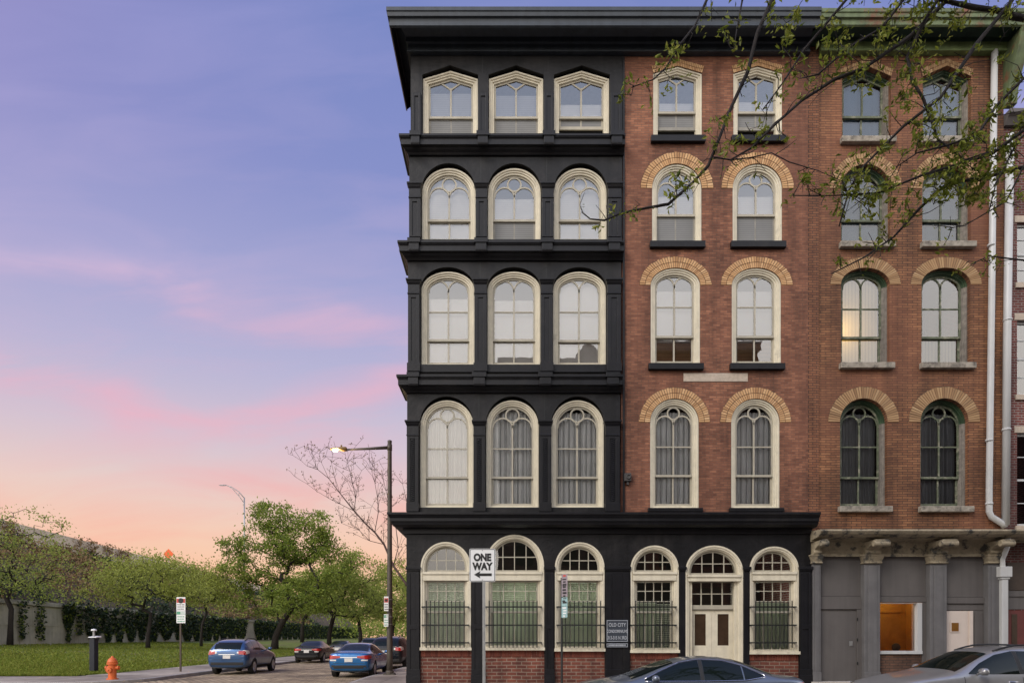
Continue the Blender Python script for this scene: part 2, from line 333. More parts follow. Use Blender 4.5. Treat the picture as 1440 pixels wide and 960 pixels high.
cloth_mat('panel_blue', (0.17, 0.23, 0.29), 'V', 0.4, 0.12)
cloth_mat('curtain_dim', (0.30, 0.31, 0.31), 'V', 0.10, 0.3)
emit_mat('lamp_glow', (1.0, 0.70, 0.32), 45.0)
emit_mat('pendant_glow', (1.0, 0.93, 0.8), 6.0)

# ------------------------------------------------------------------ object helpers
ORG = {}
def empty(name, loc=(0, 0, 0), rz=0.0):
    o = bpy.data.objects.new(name, None); COL.objects.link(o); o.location = loc; o.rotation_euler = (0, 0, rz)
    o.empty_display_size = 0.3
    ORG[o.name] = Vector(loc); return o
def tag(o, label=None, cat=None, group=None, kind=None):
    if label: o['label'] = label
    if cat: o['category'] = cat
    if group: o['group'] = group
    if kind: o['kind'] = kind
    return o
def link_mesh(name, me, parent=None, mats=(), smooth=False):
    for m in mats: me.materials.append(M[m] if isinstance(m, str) else m)
    if smooth:
        for p in me.polygons: p.use_smooth = True
    o = bpy.data.objects.new(name, me); COL.objects.link(o)
    if parent is not None:
        o.parent = parent; ORG[o.name] = ORG[parent.name]
    else: ORG[o.name] = Vector((0, 0, 0))
    return o

class MB:
    def __init__(s): s.v = []; s.f = []; s.m = []
    def add(s, vs, fs, mi=0):
        n = len(s.v); s.v.extend([tuple(q) for q in vs])
        for f in fs: s.f.append(tuple(i + n for i in f)); s.m.append(mi)
    def box(s, x0, x1, y0, y1, z0, z1, mi=0):
        if x0 > x1: x0, x1 = x1, x0
        if y0 > y1: y0, y1 = y1, y0
        if z0 > z1: z0, z1 = z1, z0
        s.add([(x0, y0, z0), (x1, y0, z0), (x1, y1, z0), (x0, y1, z0), (x0, y0, z1), (x1, y0, z1), (x1, y1, z1), (x0, y1, z1)],
              [(0, 1, 5, 4), (1, 2, 6, 5), (2, 3, 7, 6), (3, 0, 4, 7), (4, 5, 6, 7), (3, 2, 1, 0)], mi)
    def quad(s, a, b, c, d, mi=0): s.add([a, b, c, d], [(0, 1, 2, 3)], mi)
    def prism(s, poly, y0, y1, mi=0):
        """(x,z) polygon, counter-clockwise seen from -Y, extruded from y0 (front) to y1"""
        n = len(poly)
        vs = [(x, y0, z) for x, z in poly] + [(x, y1, z) for x, z in poly]
        fs = [tuple(range(n)), tuple(range(2 * n - 1, n - 1, -1))]
        fs += [(i, i + n, (i + 1) % n + n, (i + 1) % n) for i in range(n)]
        s.add(vs, fs, mi)
    def prism_x(s, poly, x0, x1, mi=0):
        """(y,z) polygon extruded along X"""
        n = len(poly)
        vs = [(x0, y, z) for y, z in poly] + [(x1, y, z) for y, z in poly]
        fs = [tuple(range(n)), tuple(range(2 * n - 1, n - 1, -1))]
        fs += [(i, i + n, (i + 1) % n + n, (i + 1) % n) for i in range(n)]
        s.add(vs, fs, mi)
    def strip(s, rings, closed=True, mi=0, cap0=False, cap1=False):
        n = len(rings[0]); base = len(s.v)
        for r in rings: s.v.extend([tuple(q) for q in r])
        for k in range(len(rings) - 1):
            for i in range(n if closed else n - 1):
                a = base + k * n + i; b = base + k * n + (i + 1) % n
                s.f.append((a, b, b + n, a + n)); s.m.append(mi)
        if cap0: s.f.append(tuple(base + i for i in range(n - 1, -1, -1))); s.m.append(mi)
        if cap1: s.f.append(tuple(base + (len(rings) - 1) * n + i for i in range(n))); s.m.append(mi)
    def tube(s, path, rad, n=6, mi=0, cap=True):
        path = [Vector(p) for p in path]
        if not isinstance(rad, (list, tuple)): rad = [rad] * len(path)
        rings = []; up = None
        for i, p in enumerate(path):
            d = (path[min(i + 1, len(path) - 1)] - path[max(i - 1, 0)])
            if d.length < 1e-9: d = Vector((0, 0, 1))
            d.normalize()
            if up is None:
                up = Vector((0, 0, 1)) if abs(d.z) < 0.9 else Vector((1, 0, 0))
            a = d.cross(up)
            if a.length < 1e-6: a = d.orthogonal()
            a.normalize(); b = a.cross(d).normalized(); up = b
            rings.append([p + (a * math.cos(2 * math.pi * k / n) + b * math.sin(2 * math.pi * k / n)) * rad[i] for k in range(n)])
        s.strip(rings, True, mi, cap, cap)
    def lathe(s, prof, c=(0, 0, 0), n=16, axis='Z', mi=0):
        rings = []
        for r, h in prof:
            ring = []
            for k in range(n):
                a = 2 * math.pi * k / n
                if axis == 'Z': q = (c[0] + r * math.cos(a), c[1] + r * math.sin(a), c[2] + h)
                elif axis == 'Y': q = (c[0] + r * math.cos(a), c[1] + h, c[2] + r * math.sin(a))
                else: q = (c[0] + h, c[1] + r * math.cos(a), c[2] + r * math.sin(a))
                ring.append(q)
            rings.append(ring)
        s.strip(rings, True, mi, True, True)
    def band(s, pts, width, y0, y1, mi=0, closed=False):
        """flat bar following an (x,z) polyline, thickness y0..y1"""
        n = len(pts); L = []; Rr = []
        for i in range(n):
            if closed: a, b = pts[(i - 1) % n], pts[(i + 1) % n]
            else: a, b = pts[max(i - 1, 0)], pts[min(i + 1, n - 1)]
            dx, dz = b[0] - a[0], b[1] - a[1]; l = math.hypot(dx, dz) or 1
            nx, nz = -dz / l * width / 2, dx / l * width / 2
            L.append((pts[i][0] + nx, pts[i][1] + nz)); Rr.append((pts[i][0] - nx, pts[i][1] - nz))
        rings = [[(Rr[i][0], y0, Rr[i][1]), (L[i][0], y0, L[i][1]), (L[i][0], y1, L[i][1]), (Rr[i][0], y1, Rr[i][1])] for i in range(n)]
        if closed: rings.append(rings[0])
        s.strip(rings, True, mi, not closed, not closed)
    def build(s, name, mats, parent=None, smooth=False, recalc=True, bevel=0.0):
        org = ORG[parent.name] if parent is not None else Vector((0, 0, 0))
        me = bpy.data.meshes.new(name)
        me.from_pydata([(a - org.x, b - org.y, c - org.z) for a, b, c in s.v], [], s.f)
        for p, mi in zip(me.polygons, s.m): p.material_index = mi
        if recalc:
            bm = bmesh.new(); bm.from_mesh(me); bmesh.ops.recalc_face_normals(bm, faces=bm.faces); bm.to_mesh(me); bm.free()
        me.update()
        if not isinstance(mats, (list, tuple)): mats = [mats]
        o = link_mesh(name, me, parent, mats, smooth)
        if bevel:
            b = o.modifiers.new('bevel', 'BEVEL'); b.width = bevel; b.segments = 2; b.limit_method = 'ANGLE'; b.angle_limit = R(40)
        return o

def text_obj(s, x, y, z, size, matn, parent, name='lettering', align='CENTER', sx=1.0, bold=0.0, depth=0.002):
    c = bpy.data.curves.new('text', 'FONT'); c.body = s; c.size = size; c.align_x = align; c.extrude = depth; c.offset = bold
    o = bpy.data.objects.new('text', c); COL.objects.link(o)
    bpy.context.view_layer.update()
    me = bpy.data.meshes.new_from_object(o.evaluated_get(bpy.context.evaluated_depsgraph_get()))
    bpy.data.objects.remove(o); bpy.data.curves.remove(c)
    org = ORG[parent.name]
    for v in me.vertices:
        a, b, h = v.co
        v.co = (x + a * sx - org.x, y - h - org.y, z + b - org.z)
    me.materials.clear(); me.name = name
    return link_mesh(name, me, parent, [matn])
# ------------------------------------------------------------------ facade helpers
def outline(kind, x0, x1, zb, zs, zt, i=0.0, ib=None, n=20):
    if ib is None: ib = i
    xc = (x0 + x1) / 2; hw = (x1 - x0) / 2
    pts = [(x0 + i, zb + ib), (x1 - i, zb + ib)]
    if kind == 'arch':
        a, b = hw - i, zt - zs - i
        for k in range(n + 1):
            th = math.pi * k / n
            pts.append((xc + a * math.cos(th), zs + b * math.sin(th)))
    else:
        m = (zt - zs) / hw; drop = i * math.sqrt(1 + m * m); h = hw - i
        for k in range(n + 1):
            tt = 1 - 2 * k / n
            pts.append((xc + h * tt, zt - drop - m * abs(tt) * h))
    return pts

def slab(mb, outer, holes, y0, y_side, y_reveal, mi=0):
    """wall sheet with real openings: front face, reveals of the openings and the outer edges"""
    loops = [outer] + holes
    tris = tessellate_polygon([[Vector((x, z, 0)) for x, z in lp] for lp in loops])
    flat = [p for lp in loops for p in lp]
    mb.add([(x, y0, z) for x, z in flat], [tuple(tr) for tr in tris], mi)
    for k, lp in enumerate(loops):
        yb = y_side if k == 0 else y_reveal
        n = len(lp)
        mb.add([(x, y0, z) for x, z in lp] + [(x, yb, z) for x, z in lp], [(i, (i + 1) % n, (i + 1) % n + n, i + n) for i in range(n)], mi)

def ledge(mb, prof, xr, xl, yf, ret, mi=0, side=1.0, right=None, rside=None):
    """moulding of profile [(out, z)] along the front with a return round the left corner (and the right one if right is set)"""
    cols = []; rs = side if rside is None else rside
    if right is not None: cols.append([(xr + o * rs, yf + right, z) for o, z in prof]); cols.append([(xr + o * rs, yf - o, z) for o, z in prof])
    else: cols.append([(xr, yf - o, z) for o, z in prof])
    if ret is not None:
        cols.append([(xl - o * side, yf - o, z) for o, z in prof]); cols.append([(xl - o * side, yf + ret, z) for o, z in prof])
    else: cols.append([(xl, yf - o, z) for o, z in prof])
    mb.strip(cols, False, mi)
    n = len(prof)
    mb.add(cols[0], [tuple(range(n))], mi); mb.add(cols[-1], [tuple(range(n))], mi)

CAS = [(0, 0.26), (0, 0.0), (0.045, 0.0), (0.055, 0.03), (0.095, 0.03), (0.105, 0.06), (0.145, 0.06), (0.152, 0.09), (0.152, 0.24)]
def window(root, kind, x0, x1, pt, ps, pb, yw, rec=0.02, cas='cream', sash='sash_cream', rails=(), meet=None, trac=None,
           raise_=0.0, low_sash=None, glass='glass', lowglass=None, blinds=(), screen=False, prof=CAS, headmat=None, lit=None):
    """x0,x1 outer edges; pt top, ps springing, pb foot (all photo pixels on the street front)"""
    a, b = X(x0), X(x1); zt, zs, zb = Z(pt), Z(ps), Z(pb); xc = (a + b) / 2
    yc = yw + rec
    mb = MB()
    rings = [[(x, yc + d, z) for x, z in outline(kind, a, b, zb, zs, zt, i, i * 0.55)] for i, d in prof]
    mb.strip(rings, True)
    if headmat:
        npts = len(rings[0]); k = 0
        for r in range(len(rings) - 1):
            for i in range(npts):
                if 2 <= i < npts - 1: mb.m[r * npts + i] = 1
    mats = [cas] + ([headmat] if headmat else [])
    wo = mb.build('window', mats, root)
    I = prof[-1][0]; S = 0.048
    gx0, gx1 = a + I + S, b - I - S; ztop = zt - I - S; zlow = zb + I * 0.55 + 0.06
    zm = Z(meet) if meet else None
    ys = yc + 0.105
    # upper sash
    sm = MB()
    o1 = outline(kind, a, b, zm - 0.03 if zm else zb, zs, zt, I - 0.004, 0.0)
    o2 = outline(kind, a, b, zm - 0.03 if zm else zb, zs, zt, I + S, 0.065)
    sm.strip([[(x, ys + 0.05, z) for x, z in o1], [(x, ys, z) for x, z in o1], [(x, ys, z) for x, z in o2], [(x, ys + 0.05, z) for x, z in o2]], True)
    mw = 0.046
    bars_top = ztop
    y0, y1 = ys + 0.006, ys + 0.045
    if trac == 'circle':
        hwg = (gx1 - gx0) / 2; r = hwg * 0.36
        cz = zt - I - S - r - 0.0
        sm.band([(xc + (r - 0.01) * math.cos(2 * math.pi * k / 24), cz + (r - 0.01) * math.sin(2 * math.pi * k / 24)) for k in range(24)], 0.045, y0, y1, closed=True)
        hs = hwg / 2; top = cz - r * 0.42; zsp = top - hs
        for sx_ in (-1, 1):
            cx = xc + sx_ * hs
            sm.band([(cx + hs * math.cos(math.pi * k / 16), zsp + hs * 1.0 * math.sin(math.pi * k / 16)) for k in range(17)], 0.042, y0 + 0.002, y1 - 0.002)
        bars_top = zsp
    elif trac == 'gothic':
        hwg = (gx1 - gx0) / 2; hs = hwg / 2
        zsp = ztop - hwg * 0.62
        for sx_ in (-1, 1):
            cx = xc + sx_ * hs
            sm.band([(cx + hs * math.cos(math.pi * k / 16), zsp + hwg * 0.60 * math.sin(math.pi * k / 16) ** 0.9) for k in range(17)], 0.042, y0 + 0.002, y1 - 0.002)
        bars_top = zsp
    elif trac == 'wye':
        hwg = (gx1 - gx0) / 2; zj = ztop - hwg * 0.36
        m = (zt - zs) / ((b - a) / 2)
        for sx_ in (-1, 1):
            sm.band([(xc, zj - 0.05), (xc + sx_ * hwg * 0.16, zj + 0.02), (xc + sx_ * hwg * 0.46, ztop - m * hwg * 0.46 + 0.01)], 0.042, y0 + (0.002 if sx_ > 0 else 0.004), y1 - 0.002)
        bars_top = zj
    if trac:
        sm.box(xc - mw / 2, xc + mw / 2, y0 - 0.002, y1, (zm or zlow), bars_top)
        for rz in rails:
            z = Z(rz)
            if zm is None or z > zm: sm.box(gx0 - 0.01, gx1 + 0.01, y0 + 0.003, y1 + 0.002, z - 0.02, z + 0.02)
    if trac: sm.build('sash', sash, wo)
    # lower sash (behind), possibly raised
    if zm and trac:
        lm = MB(); yl = ys + 0.055
        zl0 = zlow - 0.07 + raise_; zl1 = zm + 0.02
        xa, xb = a + I - 0.003, b - I + 0.003
        lm.box(xa, xa + S + 0.012, yl, yl + 0.045, zl0, zl1); lm.box(xb - S - 0.012, xb, yl, yl + 0.045, zl0, zl1)
        lm.box(xa + S + 0.012, xb - S - 0.012, yl, yl + 0.045, zl1 - 0.05, zl1 - 0.002); lm.box(xa + S + 0.012, xb - S - 0.012, yl, yl + 0.045, zl0, zl0 + 0.09)
        lm.box(xc - mw / 2, xc + mw / 2, yl + 0.003, yl + 0.04, zl0 + 0.09, zl1 - 0.05)
        lm.build('sash', low_sash or sash, wo)
        pm = MB(); pm.quad((xa + 0.02, yl + 0.022, zl0 + 0.04), (xb - 0.02, yl + 0.022, zl0 + 0.04), (xb - 0.02, yl + 0.022, zl1 - 0.02), (xa + 0.02, yl + 0.022, zl1 - 0.02))
        pm.build('pane', lowglass or glass, wo, recalc=False)
        if screen:
            sc_ = MB(); zz0 = zlow - 0.07 if raise_ else zl0 + 0.05
            q0 = zl0 + 0.09 if raise_ else zlow - 0.07
            ysn = yl + 0.012 if raise_ else ys + 0.052
            for u0, u1 in ((xa + S + 0.012, xc - mw / 2), (xc + mw / 2, xb - S - 0.012)):
                sc_.quad((u0, ysn, q0), (u1, ysn, q0), (u1, ysn, zl1 - 0.05), (u0, ysn, zl1 - 0.05))
            sc_.build('screen', 'insect_screen', wo, recalc=False)
    # glass of the arched head
    if trac:
        pm = MB(); po = outline(kind, a, b, (zm if zm else zb + 0.06), zs, zt, I + 0.01, 0.0)
        pm.add([(x, ys + 0.026, z) for x, z in po], [tuple(range(len(po)))]); pm.build('pane', glass, wo, recalc=False)
    # blinds and curtains behind the glass
    for (nm, mt, p0, p1, style) in blinds:
        bm_ = MB(); z1, z0 = Z(p0), Z(p1); yb = yc + 0.255; xa, xb = a + 0.155, b - 0.155
        if style == 'flat':
            bm_.box(xa, xb, yb, yb + 0.01, z0, z1)
            bm_.box(xa, xb, yb - 0.012, yb + 0.02, z0 - 0.025, z0)
        elif style == 'full':      # follows the arch
            po = outline(kind, a, b, z0, zs, zt, 0.155, 0.0)
            bm_.add([(x, yb, z) for x, z in po], [tuple(range(len(po)))])
        else:                      # pleated
            n = 90; rows = []
            for k in range(n + 1):
                f = k / n; x = xa + (xb - xa) * f
                y = yb + 0.03 * math.sin(f * (xb - xa) / 0.13 * 2 * math.pi) + 0.01 * math.sin(f * 37)
                zc = zt if kind != 'arch' else zs + (zt - zs) * math.sqrt(max(0, 1 - (2 * f - 1) ** 2 * 0.98))
                rows.append([(x, y, z0), (x, y, min(z1, zc))])
            bm_.strip(rows, False)
        bm_.build(nm, mt, wo, smooth=(style == 'pleat'))
    return wo

def ground_window(root, x0, x1, pt, ps, pb, yw, bar=(804, 816), blind=True, grille=None, door=False, transom2=None, seed=0, head_lit=False):
    a, b = X(x0), X(x1); zt, zs, zb = Z(pt), Z(ps), Z(pb); xc = (a + b) / 2
    yc = yw - 0.03
    mb = MB()
    prof = [(0, 0.34), (0, 0.0), (0.05, 0.0), (0.06, 0.025), (0.10, 0.025), (0.115, 0.055), (0.13, 0.055), (0.135, 0.30)] if not door else [(0, 0.34), (0, 0.0), (0.05, 0.0), (0.06, 0.025), (0.10, 0.025), (0.12, 0.07), (0.14, 0.07), (0.145, 0.42)]
    rings = [[(x, yc + d, z) for x, z in outline('arch', a, b, zb, zs, zt, i, i * 0.6)] for i, d in prof]
    mb.strip(rings, True)
    I = prof[-1][0]
    ba, bb = Z(bar[0]), Z(bar[1])
    mb.box(a + 0.07, b - 0.07, yc + 0.0, yc + 0.20, bb, ba); mb.box(a + 0.06, b - 0.06, yc - 0.03, yc + 0.04, ba - 0.07, ba + 0.0)
    jq = 0.035 if not door else 0.07
    mb.box(a + I, a + I + jq, yc + 0.10, yc + 0.2, zb + 0.05, bb - 0.003); mb.box(b - I - jq, b - I, yc + 0.10, yc + 0.2, zb + 0.05, bb - 0.003)
    if not door: mb.box(a - 0.02, b + 0.02, yc - 0.06, yc + 0.1, zb - 0.055, zb + 0.03)
    wo = mb.build('window' if not door else 'entrance', 'cream', root)
    ys = yc + 0.13
    # arched transom light
    tm = MB(); S = 0.05
    o1 = outline('arch', a, b, ba, zs, zt, I - 0.004, 0.0); o2 = outline('arch', a, b, ba, zs, zt, I + S, 0.06)
    tm.strip([[(x, ys + 0.05, z) for x, z in o1], [(x, ys, z) for x, z in o1], [(x, ys, z) for x, z in o2], [(x, ys + 0.05, z) for x, z in o2]], True)
    gw = (b - a) - 2 * (I + S); g0 = a + I + S
    hwg, rise = gw / 2, zt - zs - I - S
    def top_at(x):
        q = (x - xc) / hwg
        return zs + rise * math.sqrt(max(0, 1 - q * q))
    for k in (1, 2, 3):
        x = g0 + gw * k / 4; tm.box(x - 0.013, x + 0.013, ys + 0.006, ys + 0.04, ba + 0.05, top_at(x) + 0.01)
    zmid = ba + (zt - I - ba) * 0.47
    q = math.sqrt(max(0, 1 - (max(0, zmid - zs) / rise) ** 2)) * hwg
    tm.box(xc - q, xc + q, ys + 0.009, ys + 0.037, zmid - 0.013, zmid + 0.013)
    tm.build('fanlight', 'sash_cream', wo)
    pm = MB(); po = outline('arch', a, b, ba, zs, zt, I + 0.01, 0.0)
    pm.add([(x, ys + 0.025, z) for x, z in po], [tuple(range(len(po)))]); pm.build('pane', 'glass_old' if seed == 0 else 'glass', wo, recalc=False)
    jw = 0.035 if not door else 0.07
    L, Rr = a + I + jw, b - I - jw
    if not door:
        sm = MB(); zm = Z(860); zl = zb + 0.07; z1 = bb
        for (y, q0, q1) in ((ys, zm - 0.03, z1), (ys + 0.055, zl - 0.04, zm + 0.02)):
            sm.box(L, L + 0.045, y, y + 0.045, q0, q1); sm.box(Rr - 0.045, Rr, y, y + 0.045, q0, q1)
            sm.box(L + 0.045, Rr - 0.045, y, y + 0.045, q1 - 0.05, q1); sm.box(L + 0.045, Rr - 0.045, y, y + 0.045, q0, q0 + 0.06)
        for k in (1, 2, 3):
            x = L + 0.045 + (Rr - L - 0.09) * k / 4
            sm.box(x - 0.012, x + 0.012, ys + 0.006, ys + 0.04, Z(845) , z1 - 0.05); sm.box(x - 0.012, x + 0.012, ys + 0.062, ys + 0.094, zl, zm - 0.03)
        zq = (Z(845) + z1) / 2
        sm.box(L + 0.045, Rr - 0.045, ys + 0.009, ys + 0.037, zq - 0.012, zq + 0.012); sm.box(L + 0.045, Rr - 0.045, ys + 0.009, ys + 0.037, Z(845) - 0.012, Z(845) + 0.012)
        sm.build('sash', 'sash_cream', wo)
        pm = MB(); pm.quad((L, ys + 0.02, zm), (Rr, ys + 0.02, zm), (Rr, ys + 0.02, z1), (L, ys + 0.02, z1)); pm.build('pane', 'glass_clear', wo, recalc=False)
        pm = MB(); pm.quad((L, ys + 0.078, zl), (Rr, ys + 0.078, zl), (Rr, ys + 0.078, zm), (L, ys + 0.078, zm)); pm.build('pane', 'glass_clear', wo, recalc=False)
        if blind:
            bm_ = MB(); top = Z(817) if blind is True else Z(blind); n = int((top - zl) / 0.055)
            for k in range(n):
                z = zl + 0.03 + k * 0.055
                bm_.add([(L - 0.02, ys + 0.105, z - 0.022), (Rr + 0.02, ys + 0.105, z - 0.022), (Rr + 0.02, ys + 0.155, z + 0.02), (L - 0.02, ys + 0.155, z + 0.02)], [(0, 1, 2, 3)])
            for f in (0.2, 0.8): bm_.box(L + (Rr - L) * f - 0.02, L + (Rr - L) * f + 0.02, ys + 0.097, ys + 0.100, zl, top)
            bm_.build('blind', 'blind_green', wo, recalc=False)
            cm = MB(); rows = []
            rng = random.Random(seed + 5)
            cut = rng.choice([(0.0, 0.62), (0.0, 1.0), (0.0, 1.0)])
            for k in range(61):
                f = cut[0] + (cut[1] - cut[0]) * k / 60; x = L + (Rr - L) * f
                rows.append([(x, ys + 0.20 + 0.02 * math.sin(f * 60), zl), (x, ys + 0.20 + 0.02 * math.sin(f * 60), top)])
            cm.strip(rows, False); cm.build('curtain', 'blind_green_sheet', wo, smooth=True)
        if grille:
            gm = MB(); gx0, gx1, nb = grille
            g0_, g1_ = X(gx0, D - 0.12), X(gx1, D - 0.12); yg = yw - 0.14
            for pz in (853, 878.5, 903):
                z = Z(pz, D - 0.12)
                gm.box(g0_ - 0.14, g1_ + 0.14, yg - 0.006, yg + 0.012, z - 0.02, z + 0.02)
                for xx in (g0_ - 0.12, g1_ + 0.12): gm.box(xx - 0.015, xx + 0.015, yg + 0.012, yw + 0.03, z - 0.018, z + 0.018)
            for k in range(nb):
                x = g0_ + (g1_ - g0_) * k / (nb - 1)
                gm.tube([(x, yg - 0.014, Z(910, D - 0.12)), (x, yg - 0.014, Z(846, D - 0.12))], 0.0165, 5)
                gm.lathe([(0.0, 0.045), (0.012, 0.03), (0.02, 0.012), (0.016, 0.0)][::-1], (x, yg - 0.014, Z(846, D - 0.12)), 5)
            gm.build('grille', 'iron', wo)
    else:
        # transom grid, door rail and the two leaves, set deep in the opening
        yd = yc + 0.24
        tm = MB(); z1, z0 = Z(818), Z(850)
        tm.box(L - 0.07, Rr + 0.07, yd, yd + 0.06, z1, bb - 0.003); tm.box(L - 0.07, Rr + 0.07, yd - 0.05, yd + 0.06, Z(856), z0)
        for xx in (L - 0.03, Rr - 0.01): tm.box(xx, xx + 0.04, yd + 0.002, yd + 0.05, z0, z1)
        for k in (1, 2, 3):
            x = L + (Rr - L) * k / 4; tm.box(x - 0.016, x + 0.016, yd + 0.005, yd + 0.045, z0, z1)
        tm.box(L, Rr, yd + 0.008, yd + 0.042, (z0 + z1) / 2 - 0.014, (z0 + z1) / 2 + 0.014)
        tm.build('transom', 'sash_cream', wo)
        pm = MB(); pm.quad((L, yd + 0.025, z0), (Rr, yd + 0.025, z0), (Rr, yd + 0.025, z1), (L, yd + 0.025, z1)); pm.build('pane', 'glass', wo, recalc=False)
        zf = Z(972); zd = Z(857)
        for q0, q1 in ((L - 0.05, xc - 0.003), (xc + 0.003, Rr + 0.05)):
            dm = MB(); wg0, wg1 = q0 + 0.17, q1 - 0.17; zg0, zg1 = Z(907), Z(862.5)
            dm.box(q0, wg0, yd + 0.01, yd + 0.06, zf, zd); dm.box(wg1, q1, yd + 0.01, yd + 0.06, zf, zd)
            dm.box(wg0, wg1, yd + 0.01, yd + 0.06, zg1, zd); dm.box(wg0, wg1, yd + 0.01, yd + 0.06, zf, zg0)
            dm.box(wg0 - 0.03, wg1 + 0.03, yd - 0.004, yd + 0.008, zf + 0.2, zg0 - 0.12)
            d_ = dm.build('door', 'cream', root)
            gm = MB(); gm.box(wg0, wg1, yd + 0.03, yd + 0.036, zg0, zg1); gm.build('door_glass', 'brown_glass', d_)
            hm = MB(); hx = q1 - 0.07 if q0 < xc - 0.1 else q0 + 0.07
            hm.lathe([(0.012, 0), (0.012, -0.04), (0.03, -0.045), (0.03, -0.075), (0.01, -0.085)], (hx, yd + 0.01, Z(925)), 10, 'Y'); hm.build('handle', 'chrome', d_)
    return wo

def brick_arch(root, kind, x0, x1, pt, ps, thick, yw, matn='yellow_brick', seed=0, rows=2, name='brick_arch'):
    rng = random.Random(seed)
    a, b = X(x0), X(x1); zt, zs = Z(pt), Z(ps); xc = (a + b) / 2; hw = (b - a) / 2; rise = zt - zs
    mb = MB()
    def pin(tq, e):
        if kind == 'arch':
            th = math.pi * (1 - tq); return (xc + (hw + e) * math.cos(th), zs + (rise + e) * math.sin(th))
        q = 2 * tq - 1; m = rise / hw
        x = xc + q * (hw + e * 0.28); base = zt - m * abs(q) * hw
        bow = e * (1.15 - 0.25 * abs(q))
        return (x, base + bow * (1.0 - 0.0 * q) - (0.22 * e * (1 - abs(q))))
    nb = 40 if kind == 'arch' else 30
    for r in range(rows):
        e0 = 0.006 + thick * r / rows; e1 = thick * (r + 1) / rows - 0.012
        for k in range(nb):
            sh = 0.5 / nb if (r % 2) else 0
            t0 = (k + 0.13 + rng.uniform(-.03, .03)) / nb; t1 = (k + 0.89 + rng.uniform(-.03, .03)) / nb
            y = yw - 0.012 - rng.random() * 0.006
            j = rng.uniform(-0.01, 0.012) if r == rows - 1 else 0
            p = [pin(t0, e0), pin(t1, e0), pin(t1, e1 + j), pin(t0, e1 + j)]
            mb.prism(p, y, yw + 0.03)
    o = mb.build(name, matn, root)
    bk = MB(); n = 40
    bk.strip([[(*[pin(k / n, 0.004)[0]], yw - 0.004, pin(k / n, 0.004)[1]), (pin(k / n, thick)[0], yw - 0.004, pin(k / n, thick)[1]),
               (pin(k / n, thick)[0], yw + 0.02, pin(k / n, thick)[1]), (pin(k / n, 0.004)[0], yw + 0.02, pin(k / n, 0.004)[1])] for k in range(n + 1)], True, 0, True, True)
    bk.build('mortar', 'arch_mortar', o)
    return o

cloth_mat('blind_green_sheet', (0.78, 0.84, 0.70), 'V', 0.12, 0.3, trans=0.4)

# ------------------------------------------------------------------ corner building
GZ = -0.05                      # pavement at the street front
cb = empty('corner_building', (X(860), D, GZ))
tag(cb, 'five storey corner building, black iron front with cream arched windows and red brick bay', 'building')
XR = X(1137)                    # right end of this building
XL = -3.03
YB = D + 24
# plain rear body (sides, back, roof), hollow inside
bm_ = MB()
zr = Z(20, D)
def shell(mb, x0, x1, y0, y1, z0, z1, mi=0):
    mb.quad((x0, y0, z0), (x0, y1, z0), (x0, y1, z1), (x0, y0, z1), mi); mb.quad((x1, y0, z0), (x1, y1, z0), (x1, y1, z1), (x1, y0, z1), mi)
    mb.quad((x0, y1, z0), (x1, y1, z0), (x1, y1, z1), (x0, y1, z1), mi); mb.quad((x0, y0, z1), (x1, y0, z1), (x1, y1, z1), (x0, y1, z1), mi)
    mb.quad((x0, y0, z0), (x1, y0, z0), (x1, y1, z0), (x0, y1, z0), mi)
shell(bm_, XL, XR - 0.01, D + 0.5, YB, GZ - 0.3, zr); bm_.build('rear_body', 'brick_dark_red', cb, recalc=False)
# inner floors and the party wall keep the rooms dark
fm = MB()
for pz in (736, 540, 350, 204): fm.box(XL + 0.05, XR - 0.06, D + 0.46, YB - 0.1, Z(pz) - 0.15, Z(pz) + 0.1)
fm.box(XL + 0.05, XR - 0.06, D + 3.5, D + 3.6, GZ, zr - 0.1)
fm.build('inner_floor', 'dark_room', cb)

dark = {5: [(594.5, 671.75), (687.5, 764), (779.5, 857)], 4: [(593, 668.5), (686, 760.5), (779, 853.5)],
        3: [(592.3, 666.8), (685.5, 760), (778, 852.5)], 2: [(590.5, 665.5), (683.5, 757.5), (775.5, 849.5)]}
red = {5: [(919, 987.5), (1032, 1100.5)], 4: [(917.5, 987), (1031, 1100.5)], 3: [(915.5, 985), (1029.8, 1099)], 2: [(914.7, 983), (1029, 1097)]}
geo = {5: ('point', 96, 107.5, 188), 4: ('arch', 233.5, 268, 336.5), 3: ('arch', 379.5, 405, 512.5), 2: ('arch', 561, 597, 713)}
geor = {5: ('point', 92, 102, 192.5), 4: ('arch', 229.5, 264, 340.5), 3: ('arch', 376, 400, 511.5), 2: ('arch', 560, 593, 714)}
span = {5: (60, 200, 577.5, 876), 4: (190, 350, 575.5, 875), 3: (340, 540, 573.8, 873.5), 2: (525, 737, 572.5, 872)}
